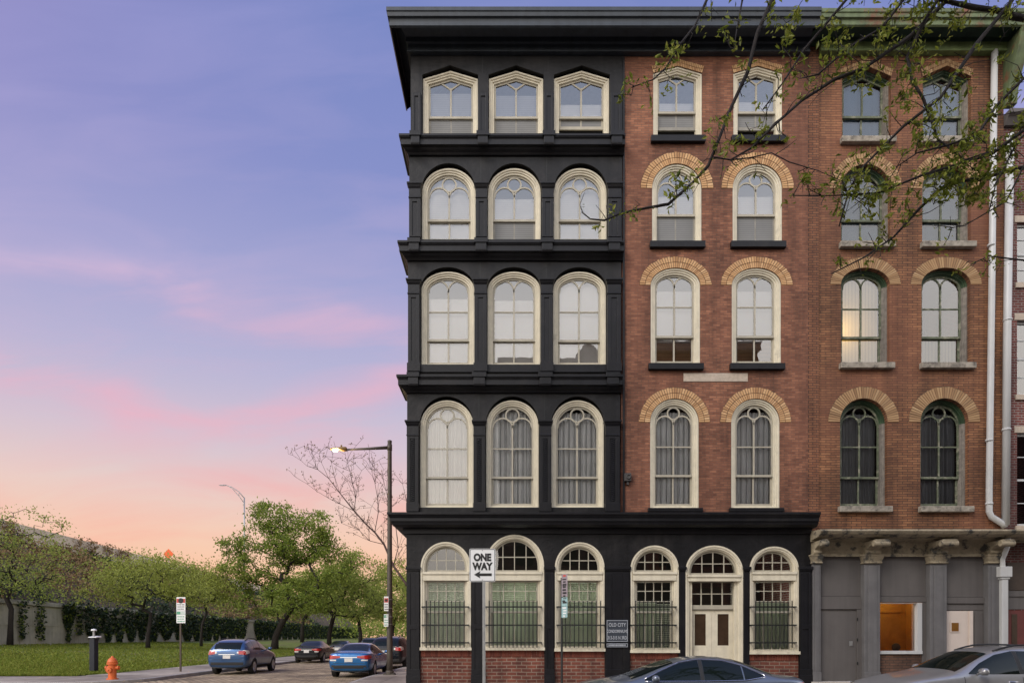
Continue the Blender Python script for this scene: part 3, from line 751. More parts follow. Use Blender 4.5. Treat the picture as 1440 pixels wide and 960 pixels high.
for fl in (5, 4, 3, 2):
    kind, pt, ps, pb = geo[fl]; p0, p1, xl, xr = span[fl]
    if fl == 5: z1, z0 = Z(50), Z(191)
    elif fl == 4: z1, z0 = Z(191) - 0.002, Z(341)
    elif fl == 3: z1, z0 = Z(341) - 0.002, Z(530)
    else: z1, z0 = Z(530) - 0.002, Z(728)
    mb = MB(); holes = []
    for x0, x1 in dark[fl]:
        o = outline(kind, X(x0) - 0.012, X(x1) + 0.012, Z(pb), Z(ps) + (0.05 if kind == 'point' else 0), Z(pt) + 0.085, 0.0)
        holes.append(o)
    slab(mb, [(X(xl), z0), (X(xr), z0), (X(xr), z1), (X(xl), z1)], holes, D, D + 0.5, D + 0.33)
    fo = mb.build('iron_front', 'black_paint', cb)
    jm = MB()
    for xj in ((dark[fl][0][1] + dark[fl][1][0]) / 2 - 1, (dark[fl][1][1] + dark[fl][2][0]) / 2 - 1):
        jm.box(X(xj) - 0.006, X(xj) + 0.006, D - 0.004, D + 0.01, Z(ps) + 0.1, z1 - 0.05)
    jm.box(X(xl) + 0.02, X(xr) - 0.02, D - 0.003, D + 0.01, Z(pt) + 0.22, Z(pt) + 0.23) if fl in (2, 4) else None
    jm.build('joint', 'iron', fo)
yd = D - 0.0
def DW(fl, k, **kw):
    kind, pt, ps, pb = geo[fl]; x0, x1 = dark[fl][k]
    return window(cb, kind, x0, x1, pt, ps, pb, yd, rec=0.09, **kw)
def RW(fl, k, **kw):
    kind, pt, ps, pb = geor[fl]; x0, x1 = red[fl][k]
    return window(cb, kind, x0, x1, pt, ps, pb, yd, rec=0.05, **kw)
DW(5, 0, meet=158, trac='wye', low_sash='sash_grey', screen='blind_grey', glass='glass', blinds=[('blind', 'blind_grey', 118, 160, 'flat')])
DW(5, 1, meet=158, trac='wye', low_sash='sash_grey', screen='blind_grey', blinds=[('blind', 'blind_grey', 121, 160, 'flat')])
DW(5, 2, meet=158, trac='wye', low_sash='sash_cream', screen=True, raise_=0.24, blinds=[('blind', 'blind_white', 134, 160, 'flat')])
DW(4, 0, meet=304, trac='circle', blinds=[('blind', 'blind_white', 240, 336, 'full')])
DW(4, 1, meet=304, trac='circle', low_sash='sash_grey', screen='blind_grey', blinds=[('blind', 'blind_white', 269, 330, 'flat')])
DW(4, 2, meet=304, trac='circle', blinds=[('blind', 'blind_white', 240, 336, 'full')])
DW(3, 0, meet=474, trac='gothic', rails=(434,), blinds=[('blind', 'blind_white', 412, 508, 'flat')])
DW(3, 1, meet=474, trac='gothic', rails=(434,), blinds=[('blind', 'blind_white', 414, 508, 'flat')])
DW(3, 2, meet=475, trac='gothic', rails=(434,), blinds=[('blind', 'blind_white', 385, 508, 'full')])
DW(2, 0, meet=669, trac='circle', rails=(628,), blinds=[('curtain', 'curtain_white', 565, 711, 'pleat')])
DW(2, 1, glass='glass_clear', meet=669, trac='circle', rails=(628,), blinds=[('curtain', 'curtain_grey', 566, 711, 'pleat')])
DW(2, 2, glass='glass_clear', meet=669, trac='circle', rails=(628,), blinds=[('curtain', 'curtain_grey', 575, 711, 'pleat')])
RW(5, 0, meet=152.5, trac='wye', low_sash='sash_grey', screen='blind_grey', raise_=0.28, blinds=[('blind', 'blind_white', 134, 154, 'flat')])
RW(5, 1, meet=152.5, trac='wye', low_sash='sash_grey', screen='blind_grey', raise_=0.28, blinds=[('blind', 'blind_white', 132, 154, 'flat')])
RW(4, 0, meet=298, trac='circle', low_sash='sash_grey', screen='blind_grey', blinds=[('blind', 'blind_white', 267, 330, 'flat')])
RW(4, 1, meet=298, trac='circle', low_sash='sash_grey', screen='blind_grey', blinds=[('blind', 'blind_white', 267, 330, 'flat')])
RW(3, 0, meet=470, trac='gothic', rails=(428,), blinds=[('blind', 'blind_white', 402, 474, 'flat'), ('curtain', 'tan_reflection', 476, 509, 'flat')])  # tan lower sheet paints in the reflected building opposite
RW(3, 1, meet=470, trac='gothic', rails=(428,), blinds=[('blind', 'blind_white', 402, 474, 'flat'), ('curtain', 'tan_reflection', 476, 509, 'flat')])  # same painted reflection in the lower half
RW(2, 0, glass='glass_clear', meet=667, trac='circle', rails=(626,), blinds=[('curtain', 'curtain_grey', 575, 712, 'pleat')])
RW(2, 1, glass='glass_clear', meet=667, trac='circle', rails=(626,), blinds=[('curtain', 'curtain_grey', 575, 712, 'pleat')])
# brick bay
mb = MB(); holes = []
for fl in (5, 4, 3, 2):
    kind, pt, ps, pb = geor[fl]
    for x0, x1 in red[fl]: holes.append(outline(kind, X(x0) - 0.006, X(x1) + 0.006, Z(pb), Z(ps), Z(pt) + 0.006))
slab(mb, [(X(872.6), Z(728)), (XR, Z(728)), (XR, Z(50)), (X(876.6), Z(50))], holes, D + 0.03, D + 0.5, D + 0.33)
mb.build('brick_bay', 'brick_red', cb)
sd_ = 0
for fl in (5, 4, 3, 2):
    kind, pt, ps, pb = geor[fl]
    for x0, x1 in red[fl]:
        brick_arch(cb, kind, x0, x1, pt, ps, {5: 0.235, 4: 0.345, 3: 0.335, 2: 0.335}[fl], D + 0.03, seed=sd_, rows=2 if fl != 5 else 2); sd_ += 1
        s_ = MB()
        if fl == 2: s_.box(X(x0) - 0.08, X(x1) + 0.10, D - 0.07, D + 0.12, Z(pb) - 0.11, Z(pb) - 0.003)
        else: s_.box(X(x0) - 0.08, X(x1) + 0.08, D - 0.09, D + 0.12, Z(pb) - 0.185, Z(pb) - 0.003)
        s_.build('sill', 'black_trim', cb, bevel=0.008)
m_ = MB(); m_.box(X(961.5), X(1052), D + 0.015, D + 0.1, Z(536), Z(524)); m_.build('date_stone', 'plaque_stone', cb, bevel=0.01)
m_ = MB(); m_.box(X(877.5), X(887), D - 0.10, D + 0.05, Z(677), Z(666)); m_.lathe([(0.07, 0), (0.075, -0.03), (0.05, -0.035), (0.045, -0.01)], (X(883), D - 0.10, Z(671)), 14, 'Y'); m_.box(X(881), X(884), D - 0.06, D + 0.05, Z(682), Z(677)); m_.build('wall_lamp', 'vent_dark', cb, bevel=0.01)

# pilasters of the black front
def pil(mbs, x0, x1, ptop, pbot, cap=None, y=D, out=0.10, inset=(0, 0), rope=False):
    a, b = X(x0), X(x1); z1, z0 = Z(ptop), Z(pbot)
    mbs.box(a, b, y - out, y + 0.05, z0, z1)
    w = b - a; i0, i1 = a + w * 0.28, b - w * 0.28
    zz1, zz0 = Z(inset[0]), Z(inset[1])
    # raised margins leave a sunk panel
    o2 = out + 0.025
    mbs.box(a, i0, y - o2, y - out, z0, z1 - 0.003); mbs.box(i1, b, y - o2, y - out, z0, z1 - 0.003)
    mbs.box(i0, i1, y - o2 + 0.002, y - out, zz1, z1 - 0.003); mbs.box(i0, i1, y - o2 + 0.002, y - out, z0, zz0)
    if rope:
        n = int((zz1 - zz0) / 0.055); xm = (i0 + i1) / 2
        for k in range(n):
            z = zz0 + 0.03 + k * 0.055
            mbs.tube([(xm - 0.055, y - out - 0.012, z - 0.02), (xm + 0.055, y - out - 0.012, z + 0.02)], 0.02, 6)
    if cap:
        c0, c1, q0, q1 = cap; ca, cbb = X(c0), X(c1); zt, zb = Z(q0), Z(q1)
        ov = (w and ((cbb - ca) - w) / 2) or 0.05
        e = o2
        pf = [(-0.02, zt), (e + 0.075, zt), (e + 0.075, zt - 0.045), (e + 0.055, zt - 0.055), (e + 0.035, zt - 0.11), (e + 0.018, zt - 0.14), (e + 0.006, zt - 0.16), (e + 0.006, zb + 0.04), (e + 0.02, zb + 0.03), (e + 0.02, zb), (-0.02, zb)]
        cols = []
        for sx_, dirx in ((a, -1), (b, 1)):
            pass
        L_ = [(a - max(0, o - e) * 0.75, y - o, z) for o, z in pf]; R_ = [(b + max(0, o - e) * 0.75, y - o, z) for o, z in pf]
        Lb = [(a - max(0, o - e) * 0.75, y + 0.03, z) for o, z in pf]; Rb = [(b + max(0, o - e) * 0.75, y + 0.03, z) for o, z in pf]
        mbs.strip([Rb, R_, L_, Lb], False)
for fl, xs, cap, rng_, ins, rope in ((5, [(580, 592), (672.5, 686.5), (765, 778.5), (858.5, 874.5)], None, (132, 187), (137, 186), False),
                         (4, [(576, 592), (669.5, 685), (762, 778), (854.5, 872.5)], (261.5, 282), (262, 336), (287, 334), False),
                         (3, [(574.5, 590.5), (667.5, 684.5), (760.5, 776.8), (853.5, 872)], (395.5, 416), (396, 513), (421, 509), False),
                         (2, [(573, 589), (666.5, 682.3), (759, 774.5), (851, 870.5)], (593, 614), (594, 716), (618, 706), True)):
    for x0, x1 in xs:
        p_ = MB()
        c = (x0 - 5, x1 + 5, *cap) if cap else None
        pil(p_, x0, x1, rng_[0], rng_[1], c, out=0.03 if fl == 5 else 0.09, inset=ins, rope=rope)
        if fl == 3: p_.box(X(x0 - 1.2), X(x1 + 1.2), D - 0.15, D + 0.02, Z(524.5), Z(512.5))
        if fl == 2: p_.box(X(x0 - 0.8), X(x1 + 0.8), D - 0.14, D + 0.02, Z(720), Z(708))
        p_.build('pilaster', 'black_trim', cb, bevel=0.006)
# panel band under third floor windows
m_ = MB()
for (x0, x1) in ((591, 667), (685, 760), (777, 853)): m_.box(X(x0), X(x1), D - 0.05, D + 0.03, Z(524), Z(513))
m_.build('apron', 'black_trim', cb, bevel=0.008)
# storey ledges with little brackets under the pilasters
for (ptop, pbot, xl, xr, blocks) in ((187, 212, 577, 877, [(577, 591), (671, 687), (764, 780), (859, 876)]),
                                      (337, 360, 575, 875.5, [(574, 590), (668, 685), (761, 778), (855, 873)]),
                                      (525.5, 548, 573.5, 873.5, [(573, 589), (665, 683), (758, 776), (853, 871)])):
    zt = Z(ptop, D - 0.3); zb = Z(pbot)
    h = 1.0
    prof = [(-0.03, zt), (0.26, zt), (0.30, zt - 0.012), (0.30, zt - 0.075), (0.275, zt - 0.085), (0.275, zt - 0.10), (0.245, zt - 0.13), (0.24, zt - 0.16), (0.255, zt - 0.165), (0.255, zt - 0.29), (0.235, zt - 0.30), (0.18, zt - 0.315), (0.15, zt - 0.36), (0.09, zt - 0.40), (0.06, zt - 0.45), (-0.03, zt - 0.46)]
    m_ = MB(); ledge(m_, prof, X(xr), X(xl), D, 1.0, side=0.95)
    lo = m_.build('ledge', 'black_trim', cb)
    for x0, x1 in blocks:
        m_ = MB(); a, b = X(x0, D - 0.3), X(x1, D - 0.3)
        m_.box(a - 0.02, b + 0.02, D - 0.36, D - 0.2, zt - 0.10, zt + 0.035)
        m_.box(a + 0.02, b - 0.02, D - 0.335, D - 0.2, zt - 0.30, zt - 0.10)
        m_.lathe([(0.055, a + 0.02), (0.055, b - 0.02)], (0, D - 0.275, zt - 0.30), 12, 'X')
        m_.build('bracket', 'black_trim', lo, bevel=0.006)
# main cornice
zt = Z(12, D - 0.75)
cz = lambda p: Z(p, D - 0.75)
prof = [(-0.1, zt), (0.80, zt), (0.80, cz(17)), (0.775, cz(18)), (0.76, cz(23)), (0.70, cz(24)), (0.69, cz(28)), (0.71, cz(29)), (0.71, cz(34)), (0.66, cz(35.5)), (0.62, Z(60) + 0.28), (0.16, Z(62) + 0.06), (0.16, Z(66)), (0.10, Z(67)), (0.10, Z(75)), (0.13, Z(76)), (0.13, Z(78)), (-0.1, Z(78) - 0.01)]
prof = [(o, z) for o, z in prof]
m_ = MB(); ledge(m_, prof, X(1137, D), X(577.5), D, 2.2, side=0.70)
co = m_.build('cornice', 'cornice_paint', cb)
m_ = MB()
pr2 = [(-0.05, Z(64)), (0.50, Z(64)), (0.50, Z(78)), (0.30, Z(100)), (0.12, Z(112)), (-0.05, Z(112))]
# end bracket seen in profile at the corner
m_.add([(X(577.5) - o * 0.62, D + 1.9, z) for o, z in pr2] + [(X(577.5) - o * 0.62, D + 2.2, z) for o, z in pr2],
       [(0, 1, 2, 3, 4, 5), (11, 10, 9, 8, 7, 6)] + [(i, (i + 1) % 6, (i + 1) % 6 + 6, i + 6) for i in range(6)])
m_.build('bracket', 'black_trim', co, bevel=0.01)
m_ = MB(); m_.box(X(875.8), X(878.3), D - 0.03, D + 0.1, Z(728), Z(80)); m_.build('downpipe_strip', 'black_trim', cb)

# ground storey of black iron
gwin = [(592, 662.5, 762, 798, 911), (682, 765, 752, 796, 911), (780, 849.5, 762.5, 798, 912.5), (886, 953.5, 767, 800, 914.5), (963, 1043.5, 767, 804, 975), (1053, 1121.5, 768.5, 800.5, 916.5)]
mb = MB(); holes = []
for k, (x0, x1, pt, ps, pb) in enumerate(gwin):
    holes.append(outline('arch', X(x0) - 0.01, X(x1) + 0.01, Z(976), Z(ps), Z(pt) + 0.012))
slab(mb, [(X(572), GZ - 0.3), (X(1139), GZ - 0.3), (X(1139), Z(726)), (X(572), Z(726))], holes, D - 0.06, D + 0.5, D + 0.34)
mb.build('storefront', 'black_paint', cb)
for k, (x0, x1, pt, ps, pb) in enumerate(gwin):
    gr = [(600, 653, 10), (688, 755, 13), (789, 844, 10), (893, 944, 10), None, (1061, 1112, 10)][k]
    bl = [True, True, True, 846, None, 846][k]
    ground_window(cb, x0, x1, pt, ps, pb, D - 0.06, bar=(804, 816) if k != 4 else (808, 817), blind=bl, grille=gr, door=(k == 4), seed=k)
    if k != 4:
        bp = MB(); bp.box(X(x0) - 0.008, X(x1) + 0.008, D - 0.035, D + 0.3, GZ - 0.3, Z(pb) - 0.057)
        # soldier course on top
        o = bp.build('brick_apron', 'brick_base', cb)
        sc_ = MB(); x = X(x0) + 0.004
        while x < X(x1) - 0.03:
            sc_.box(x, min(x + 0.062, X(x1)), D - 0.05, D - 0.03, Z(pb) - 0.235, Z(pb) - 0.062); x += 0.072
        sc_.build('soldier_course', 'brick_soldier', o) if 'brick_soldier' in M else sc_.build('soldier_course', island_mat('brick_soldier', [(0.12, 0.032, 0.022), (0.19, 0.056, 0.035), (0.10, 0.028, 0.02)]), o)
for xl_, e_ in ((627, 26), (724, 34), (814, 26), (920, 17), (1087, 17)):  # added lights behind the ground-floor blinds to brighten them, no fitting seen
    ld = bpy.data.lights.new('blind_fill_light', 'POINT'); ld.energy = e_; ld.color = (0.96, 1.0, 0.86); ld.shadow_soft_size = 0.2
    lo = bpy.data.objects.new('blind_fill_light', ld); COL.objects.link(lo); lo.location = Vector((X(xl_), D + 1.25, Z(845))) - ORG[cb.name]; lo.parent = cb
# pilaster strips of the storefront
for x0, x1 in ((573.5, 590.5), (664, 680.5), (766.5, 778.5), (851, 884.5), (954.5, 962), (1044.5, 1052), (1122.5, 1138.5)):
    p_ = MB(); a, b = X(x0), X(x1); w = b - a; yf = D - 0.06
    p_.box(a, b, yf - 0.05, yf + 0.01, GZ - 0.3, Z(798)); p_.box(a - 0.04, b + 0.04, yf - 0.10, yf + 0.01, Z(801), Z(797)); p_.box(a - 0.02, b + 0.02, yf - 0.075, yf + 0.01, Z(803), Z(801))
    if w > 0.2:
        m1, m2 = a + w * 0.25, b - w * 0.25
        for q0, q1 in ((806, 878), (884, 940)):
            p_.box(a, m1, yf - 0.07, yf - 0.05, Z(q1), Z(q0)); p_.box(m2, b, yf - 0.07, yf - 0.05, Z(q1), Z(q0))
        p_.box(a, b, yf - 0.072, yf - 0.05, Z(884), Z(878)); p_.box(a - 0.02, b + 0.02, yf - 0.085, yf - 0.05, Z(948), Z(940)); p_.box(a - 0.03, b + 0.03, yf - 0.10, yf - 0.05, GZ - 0.3, Z(948))
    p_.build('pilaster', 'black_trim', cb, bevel=0.006)
# storefront cornice
zt = Z(719.5, D - 0.5)
prof = [(-0.1, zt + 0.03), (0.40, zt), (0.52, zt - 0.01), (0.52, zt - 0.07), (0.49, zt - 0.09), (0.46, zt - 0.15), (0.44, zt - 0.16), (0.44, zt - 0.25), (0.41, zt - 0.26), (0.39, zt - 0.34), (0.36, zt - 0.36), (0.30, zt - 0.40), (0.10, zt - 0.42), (0.10, zt - 0.55), (0.06, zt - 0.57), (-0.1, zt - 0.58)]
m_ = MB(); ledge(m_, prof, X(1139), X(572), D - 0.02, 6.0, side=0.92, right=0.0, rside=0.12); m_.build('storefront_cornice', 'black_trim', cb)
# name plaque on the pier
m_ = MB(); m_.box(X(851.5), X(882), D - 0.16, D - 0.13, Z(902), Z(871)); m_.box(X(851.5), X(882), D - 0.16, D - 0.13, Z(909.5), Z(903.5))
pq = m_.build('plaque', 'plaque_dark', cb, bevel=0.004)
m_ = MB(); a, b, c, d = X(852.3), X(881.2), Z(901.2), Z(871.8); e = 0.012
for q in ((a, b, d - e, d), (a, b, c, c + e), (a, a + e, c + e, d - e), (b - e, b, c + e, d - e)): m_.box(q[0], q[1], D - 0.164, D - 0.158, q[2], q[3])
c, d = Z(909), Z(904)
for q in ((a, b, d - 0.01, d), (a, b, c, c + 0.01), (a, a + 0.01, c + 0.01, d - 0.01), (b - 0.01, b, c + 0.01, d - 0.01)): m_.box(q[0], q[1], D - 0.164, D - 0.158, q[2], q[3])
rr = random.Random(3); xq = a + 0.05
while xq < b - 0.05:
    wq = rr.uniform(0.014, 0.03); m_.box(xq, xq + wq, D - 0.1635, D - 0.158, c + 0.028, d - 0.026); xq += wq + 0.012
m_.build('plaque_border', 'plaque_letter', pq)
xm = X(866.7)
def smallcaps(words, z, s0, sx):
    text_obj(words, xm, D - 0.161, z, s0, 'plaque_letter', pq, sx=sx, bold=0.0015)
smallcaps('OLD CITY', Z(880.5), 0.15, 0.74); smallcaps('CONDOMINIUMS', Z(889), 0.125, 0.62); smallcaps('313-315 N 3RD', Z(898.3), 0.14, 0.62)
# ------------------------------------------------------------------ brick warehouse on the right
wb = empty('brick_warehouse', (X(1280), D, GZ))
tag(wb, 'weathered orange brick warehouse with green trimmed arched windows and a peeling stone shopfront cornice', 'building')
WL, WR = X(1137) + 0.004, X(1413)
yw = D + 0.07
lw = {5: [(1186, 1255), (1300, 1368)], 4: [(1184.5, 1254), (1299, 1367.5)], 3: [(1184.5, 1253), (1298, 1367)], 2: [(1183, 1249.7), (1296.5, 1364)]}
geol = {5: ('point', 90, 105, 193), 4: ('arch', 229, 263, 340), 3: ('arch', 375, 398, 510), 2: ('arch', 559, 592, 711.5)}
mb = MB(); holes = []
for fl in (5, 4, 3, 2):
    kind, pt, ps, pb = geol[fl]
    for x0, x1 in lw[fl]: holes.append(outline(kind, X(x0), X(x1), Z(pb), Z(ps), Z(pt)))
slab(mb, [(X(1152), Z(752)), (WR, Z(752)), (WR, Z(50)), (X(1152), Z(50))], holes, yw, D + 0.55, D + 0.5)
mb.build('brick_wall', 'brick_orange', wb)
m_ = MB(); m_.box(WL, X(1152), D + 0.028, D + 0.5, Z(752), Z(60)); m_.build('corner_pier', 'brick_pier', wb)
m_ = MB(); m_.box(X(1396.5), WR + 0.002, D + 0.048, D + 0.5, Z(751), Z(60)); m_.build('corner_pier', 'brick_orange', wb)
m_ = MB(); shell(m_, WL + 0.01, WR, D + 0.55, YB, GZ - 0.3, zr - 0.1); m_.build('rear_body', 'brick_dark_red', wb, recalc=False)
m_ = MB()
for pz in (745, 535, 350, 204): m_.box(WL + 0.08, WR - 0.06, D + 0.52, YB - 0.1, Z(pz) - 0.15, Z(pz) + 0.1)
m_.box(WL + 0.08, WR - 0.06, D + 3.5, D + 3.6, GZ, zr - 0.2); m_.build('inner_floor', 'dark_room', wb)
CASR = [(0.0, 0.30), (0.0, 0.0), (0.05, 0.0), (0.06, 0.04), (0.09, 0.04), (0.10, 0.09), (0.12, 0.09), (0.125, 0.22)]
def LW(fl, k, **kw):
    kind, pt, ps, pb = geol[fl]; x0, x1 = lw[fl][k]
    return window(wb, kind, x0 - 0.3, x1 + 0.3, pt - 0.3, ps, pb, yw, rec=0.13, cas='weathered_wood', headmat='green_paint', sash='sash_green', prof=CASR, **kw)
for k in (0, 1):
    LW(5, k, meet=153, trac='wye', glass='glass_blue', blinds=[('blind', 'panel_blue', 110, 190, 'full')])
    LW(4, k, meet=301, trac='circle', glass='glass_blue', blinds=[('blind', 'panel_blue', 240, 338, 'full')])
LW(3, 0, meet=468, trac='gothic', rails=(427,), glass='glass_old', blinds=[('curtain', 'curtain_lit', 380, 508, 'full')])
LW(3, 1, meet=468, trac='gothic', rails=(427,), glass='glass_old', blinds=[('curtain', 'curtain_lit', 462, 508, 'flat')])
for k in (0, 1): LW(2, k, meet=668, trac='circle', rails=(624,), glass='glass_clear', blinds=[('curtain', 'curtain_dim', 575, 706, 'pleat')])
sd_ = 40
for fl in (5, 4, 3, 2):
    kind, pt, ps, pb = geol[fl]
    for x0, x1 in lw[fl]:
        brick_arch(wb, kind, x0, x1, pt, ps, {5: 0.24, 4: 0.34, 3: 0.33, 2: 0.35}[fl], yw, 'tan_brick', seed=sd_, rows=1 if fl in (2, 3) else 2); sd_ += 1
        s_ = MB(); s_.box(X(x0) - 0.07, X(x1) + 0.09, D - 0.07, D + 0.25, Z(pb) - 0.17, Z(pb) + 0.0); s_.build('sill', 'sill_stone', wb, bevel=0.015)
# lamp in the third storey room
ld = bpy.data.lights.new('room_lamp', 'POINT'); ld.energy = 55; ld.color = (1.0, 0.62, 0.2); ld.shadow_soft_size = 0.15
lo = bpy.data.objects.new('room_lamp', ld); COL.objects.link(lo); lo.location = Vector((X(1190), D + 1.0, Z(455))) - ORG[wb.name]; lo.parent = wb
# main cornice, green
cz2 = lambda p: Z(p, D - 0.72)
zt = cz2(13)
prof = [(-0.1, zt), (0.77, zt), (0.77, cz2(18)), (0.745, cz2(19)), (0.74, cz2(24)), (0.68, cz2(25)), (0.68, cz2(32)), (0.64, cz2(33.5)), (0.60, Z(60) + 0.28)]
m_ = MB(); ledge(m_, prof + [(0.55, Z(60) + 0.27), (-0.1, Z(60) + 0.27)], WR + 0.08, X(1137) + 0.006, D + 0.02, None, side=0.5, right=1.6); co = m_.build('cornice', 'green_cornice', wb)
prof2 = [(0.56, Z(60) + 0.265), (0.16, Z(62) + 0.06), (0.15, Z(64)), (-0.1, Z(64))]
m_ = MB(); ledge(m_, [(-0.1, Z(60) + 0.262)] + prof2, WR + 0.05, X(1137) + 0.006, D + 0.02, None, side=0.5, right=1.5); m_.build('soffit', 'green_soffit', co)
m_ = MB(); ledge(m_, [(-0.1, Z(64) - 0.004), (0.14, Z(64) - 0.004), (0.12, Z(73)), (0.15, Z(74)), (0.13, Z(76)), (-0.1, Z(76))], WR + 0.03, X(1152), D + 0.02, None, side=0.5, right=1.2); m_.build('frieze', 'green_frieze', co)
# scrolled end bracket on the right
pr = []
for k in range(13):
    a = k / 12; pr.append((0.72 - 0.60 * a ** 0.7 + 0.05 * math.sin(a * 6.3), cz2(33) - a * 1.75))
pts = [(D + 0.1, pr[0][1])] + [(D - o, z) for o, z in pr] + [(D + 0.1, pr[-1][1])]
m_ = MB(); m_.prism_x(pts, WR - 0.02, WR + 0.28); m_.build('bracket', 'green_cornice', co, bevel=0.02)
# rainwater pipes
def pipe(path, r, name='downpipe', par=wb, straps=()):
    m_ = MB(); m_.tube(path, r, 10)
    for (p, z) in straps: m_.lathe([(r + 0.012, -0.03), (r + 0.012, 0.03)], (p[0], p[1], z), 10)
    return m_.build(name, 'white_metal', par, smooth=True)
yp = D - 0.05
x_t, x_b = X(1398.5, yp), X(1391, yp)
pipe([(x_t, yp, Z(72, yp)), ((x_t + x_b) / 2, yp, Z(400, yp)), (x_b, yp, Z(690, yp)), (x_b, yp, Z(719, yp)), (x_b + 0.06, yp, Z(726, yp)), (X(1410, yp), yp, Z(736, yp)), (X(1413, yp), yp, Z(741, yp))], 0.088, straps=[((x_b, yp), Z(619, yp)), ((x_b, yp), Z(708, yp)), ((X(1394, yp), yp), Z(345, yp))])
yp = D - 0.06
pipe([(X(1420.5, yp), yp, Z(190, yp)), (X(1416.5, yp), yp, Z(460, yp)), (X(1414, yp), yp, Z(738, yp))], 0.105, straps=[((X(1415.2, yp), yp), Z(604, yp)), ((X(1417, yp), yp), Z(450, yp))])
# ground storey
yg = D + 0.06
sf = MB()
# stone-coloured base and threshold
GB = Z(957)
m_ = MB(); m_.box(WL, WR, D - 0.25, D + 0.5, GZ - 0.3, GB - 0.003); m_.build('plinth', 'concrete', wb, bevel=0.02)
def pier(x0, x1):
    m_ = MB(); a, b = X(x0), X(x1)
    m_.box(a, b, D - 0.14, D + 0.2, GB, Z(793)); m_.box(a + (b - a) * 0.22, b - (b - a) * 0.22, D - 0.16, D - 0.14, GB, Z(796)); m_.box(a - 0.01, b + 0.01, D - 0.17, D - 0.13, GB, Z(944))
    return m_.build('pier', 'grey_pier', wb, bevel=0.01)
piers = [(1140, 1151), (1212, 1234), (1303.5, 1327), (1385, 1404)]
for p in piers: pier(*p)
m_ = MB()
m_.box(X(1151), X(1212), yg, yg + 0.1, Z(838), Z(778)); m_.box(X(1151), X(1212), yg - 0.04, yg + 0.1, Z(856), Z(838.4)); m_.box(X(1151), X(1212), yg + 0.01, yg + 0.1, GB, Z(856.4)); m_.box(X(1206), X(1212), yg - 0.05, yg, GB, Z(856.4))
m_.box(X(1234), X(1303.5), yg, yg + 0.1, Z(838), Z(778)); m_.box(X(1234), X(1303.5), yg - 0.04, yg + 0.1, Z(846.5), Z(838.4)); m_.box(X(1297.5), X(1303.5), yg - 0.03, yg + 0.1, GB, Z(847))
m_.box(X(1327), X(1385), yg, yg + 0.1, Z(839), Z(778)); m_.box(X(1327), X(1385), yg - 0.05, yg + 0.1, Z(848), Z(839.4)); m_.box(X(1327), X(1385), yg - 0.01, yg + 0.1, Z(857.5), Z(848.4)); m_.box(X(1369.5), X(1385), yg - 0.01, yg + 0.1, GB, Z(857.8)); m_.box(X(1372), X(1383), yg - 0.03, yg - 0.01, GB, Z(860))
m_.build('shopfront_panel', 'grey_panel', wb, bevel=0.006)
m_ = MB(); m_.box(X(1234) + 0.003, X(1297), yg - 0.02, yg + 0.1, GB, Z(919)); m_.build('brick_apron', 'brick_brown', wb)
hm = MB()
for pz in (868, 897, 930): hm.box(X(1205.2), X(1206.6), yg - 0.065, yg - 0.045, Z(pz + 4), Z(pz))
hm.build('hinge', 'iron', wb)
hm = MB(); hm.box(X(1196), X(1200.5), yg - 0.004, yg + 0.02, Z(908), Z(901)); hm.box(X(1197.5), X(1199), yg - 0.02, yg - 0.003, Z(907), Z(902.5)); hm.build('lock_plate', 'galvanised', wb)
# lit shop window: frame, glass, and the lit room behind it
m_ = MB(); a, b, zt, zb = X(1234), X(1297), Z(847), Z(914.5)
m_.box(b - 0.14, b, yg - 0.06, yg + 0.16, zb, zt - 0.003); m_.box(a, b, yg - 0.08, yg + 0.16, Z(919), zb); m_.box(a, a + 0.02, yg - 0.02, yg + 0.16, zb, zt - 0.003); m_.box(a + 0.02, b - 0.14, yg - 0.02, yg + 0.16, zt - 0.02, zt - 0.003)
sw = m_.build('shop_window', 'white_metal', wb, bevel=0.006)
m_ = MB(); m_.quad((a, yg + 0.08, zb), (b - 0.1, yg + 0.08, zb), (b - 0.1, yg + 0.08, zt), (a, yg + 0.08, zt)); m_.build('pane', 'glass', sw, recalc=False)
m_ = MB(); y0, y1 = yg + 0.16, yg + 1.3
m_.quad((a - 0.3, y1, zb - 0.1), (b + 0.35, y1, zb - 0.1), (b + 0.35, y1, zt + 0.6), (a - 0.3, y1, zt + 0.6)); m_.quad((a - 0.3, y0, zb - 0.1), (a - 0.3, y1, zb - 0.1), (a - 0.3, y1, zt + 0.6), (a - 0.3, y0, zt + 0.6))
m_.quad((b + 0.35, y0, zb - 0.1), (b + 0.35, y1, zb - 0.1), (b + 0.35, y1, zt + 0.6), (b + 0.35, y0, zt + 0.6)); m_.quad((a - 0.3, y0, zt + 0.6), (b + 0.35, y0, zt + 0.6), (b + 0.35, y1, zt + 0.6), (a - 0.3, y1, zt + 0.6))
m_.quad((a - 0.3, y0, zb - 0.1), (b + 0.35, y0, zb - 0.1), (b + 0.35, y1, zb - 0.1), (a - 0.3, y1, zb - 0.1))
m_.quad((a - 0.3, y0, zt + 0.03), (b + 0.35, y0, zt + 0.03), (b + 0.35, y0, zt + 0.6), (a - 0.3, y0, zt + 0.6)); m_.box(a - 0.2, b + 0.3, y1 - 0.03, y1 - 0.005, Z(858), Z(857)); m_.tube([(a - 0.1, y1 - 0.1, Z(882)), (a + 0.45, y1 - 0.1, Z(909))], 0.025, 6)
m_.build('lit_room', 'orange_wall', sw, recalc=False)
ld = bpy.data.lights.new('shop_lamp', 'POINT'); ld.energy = 9; ld.color = (1.0, 0.78, 0.42); ld.shadow_soft_size = 0.1
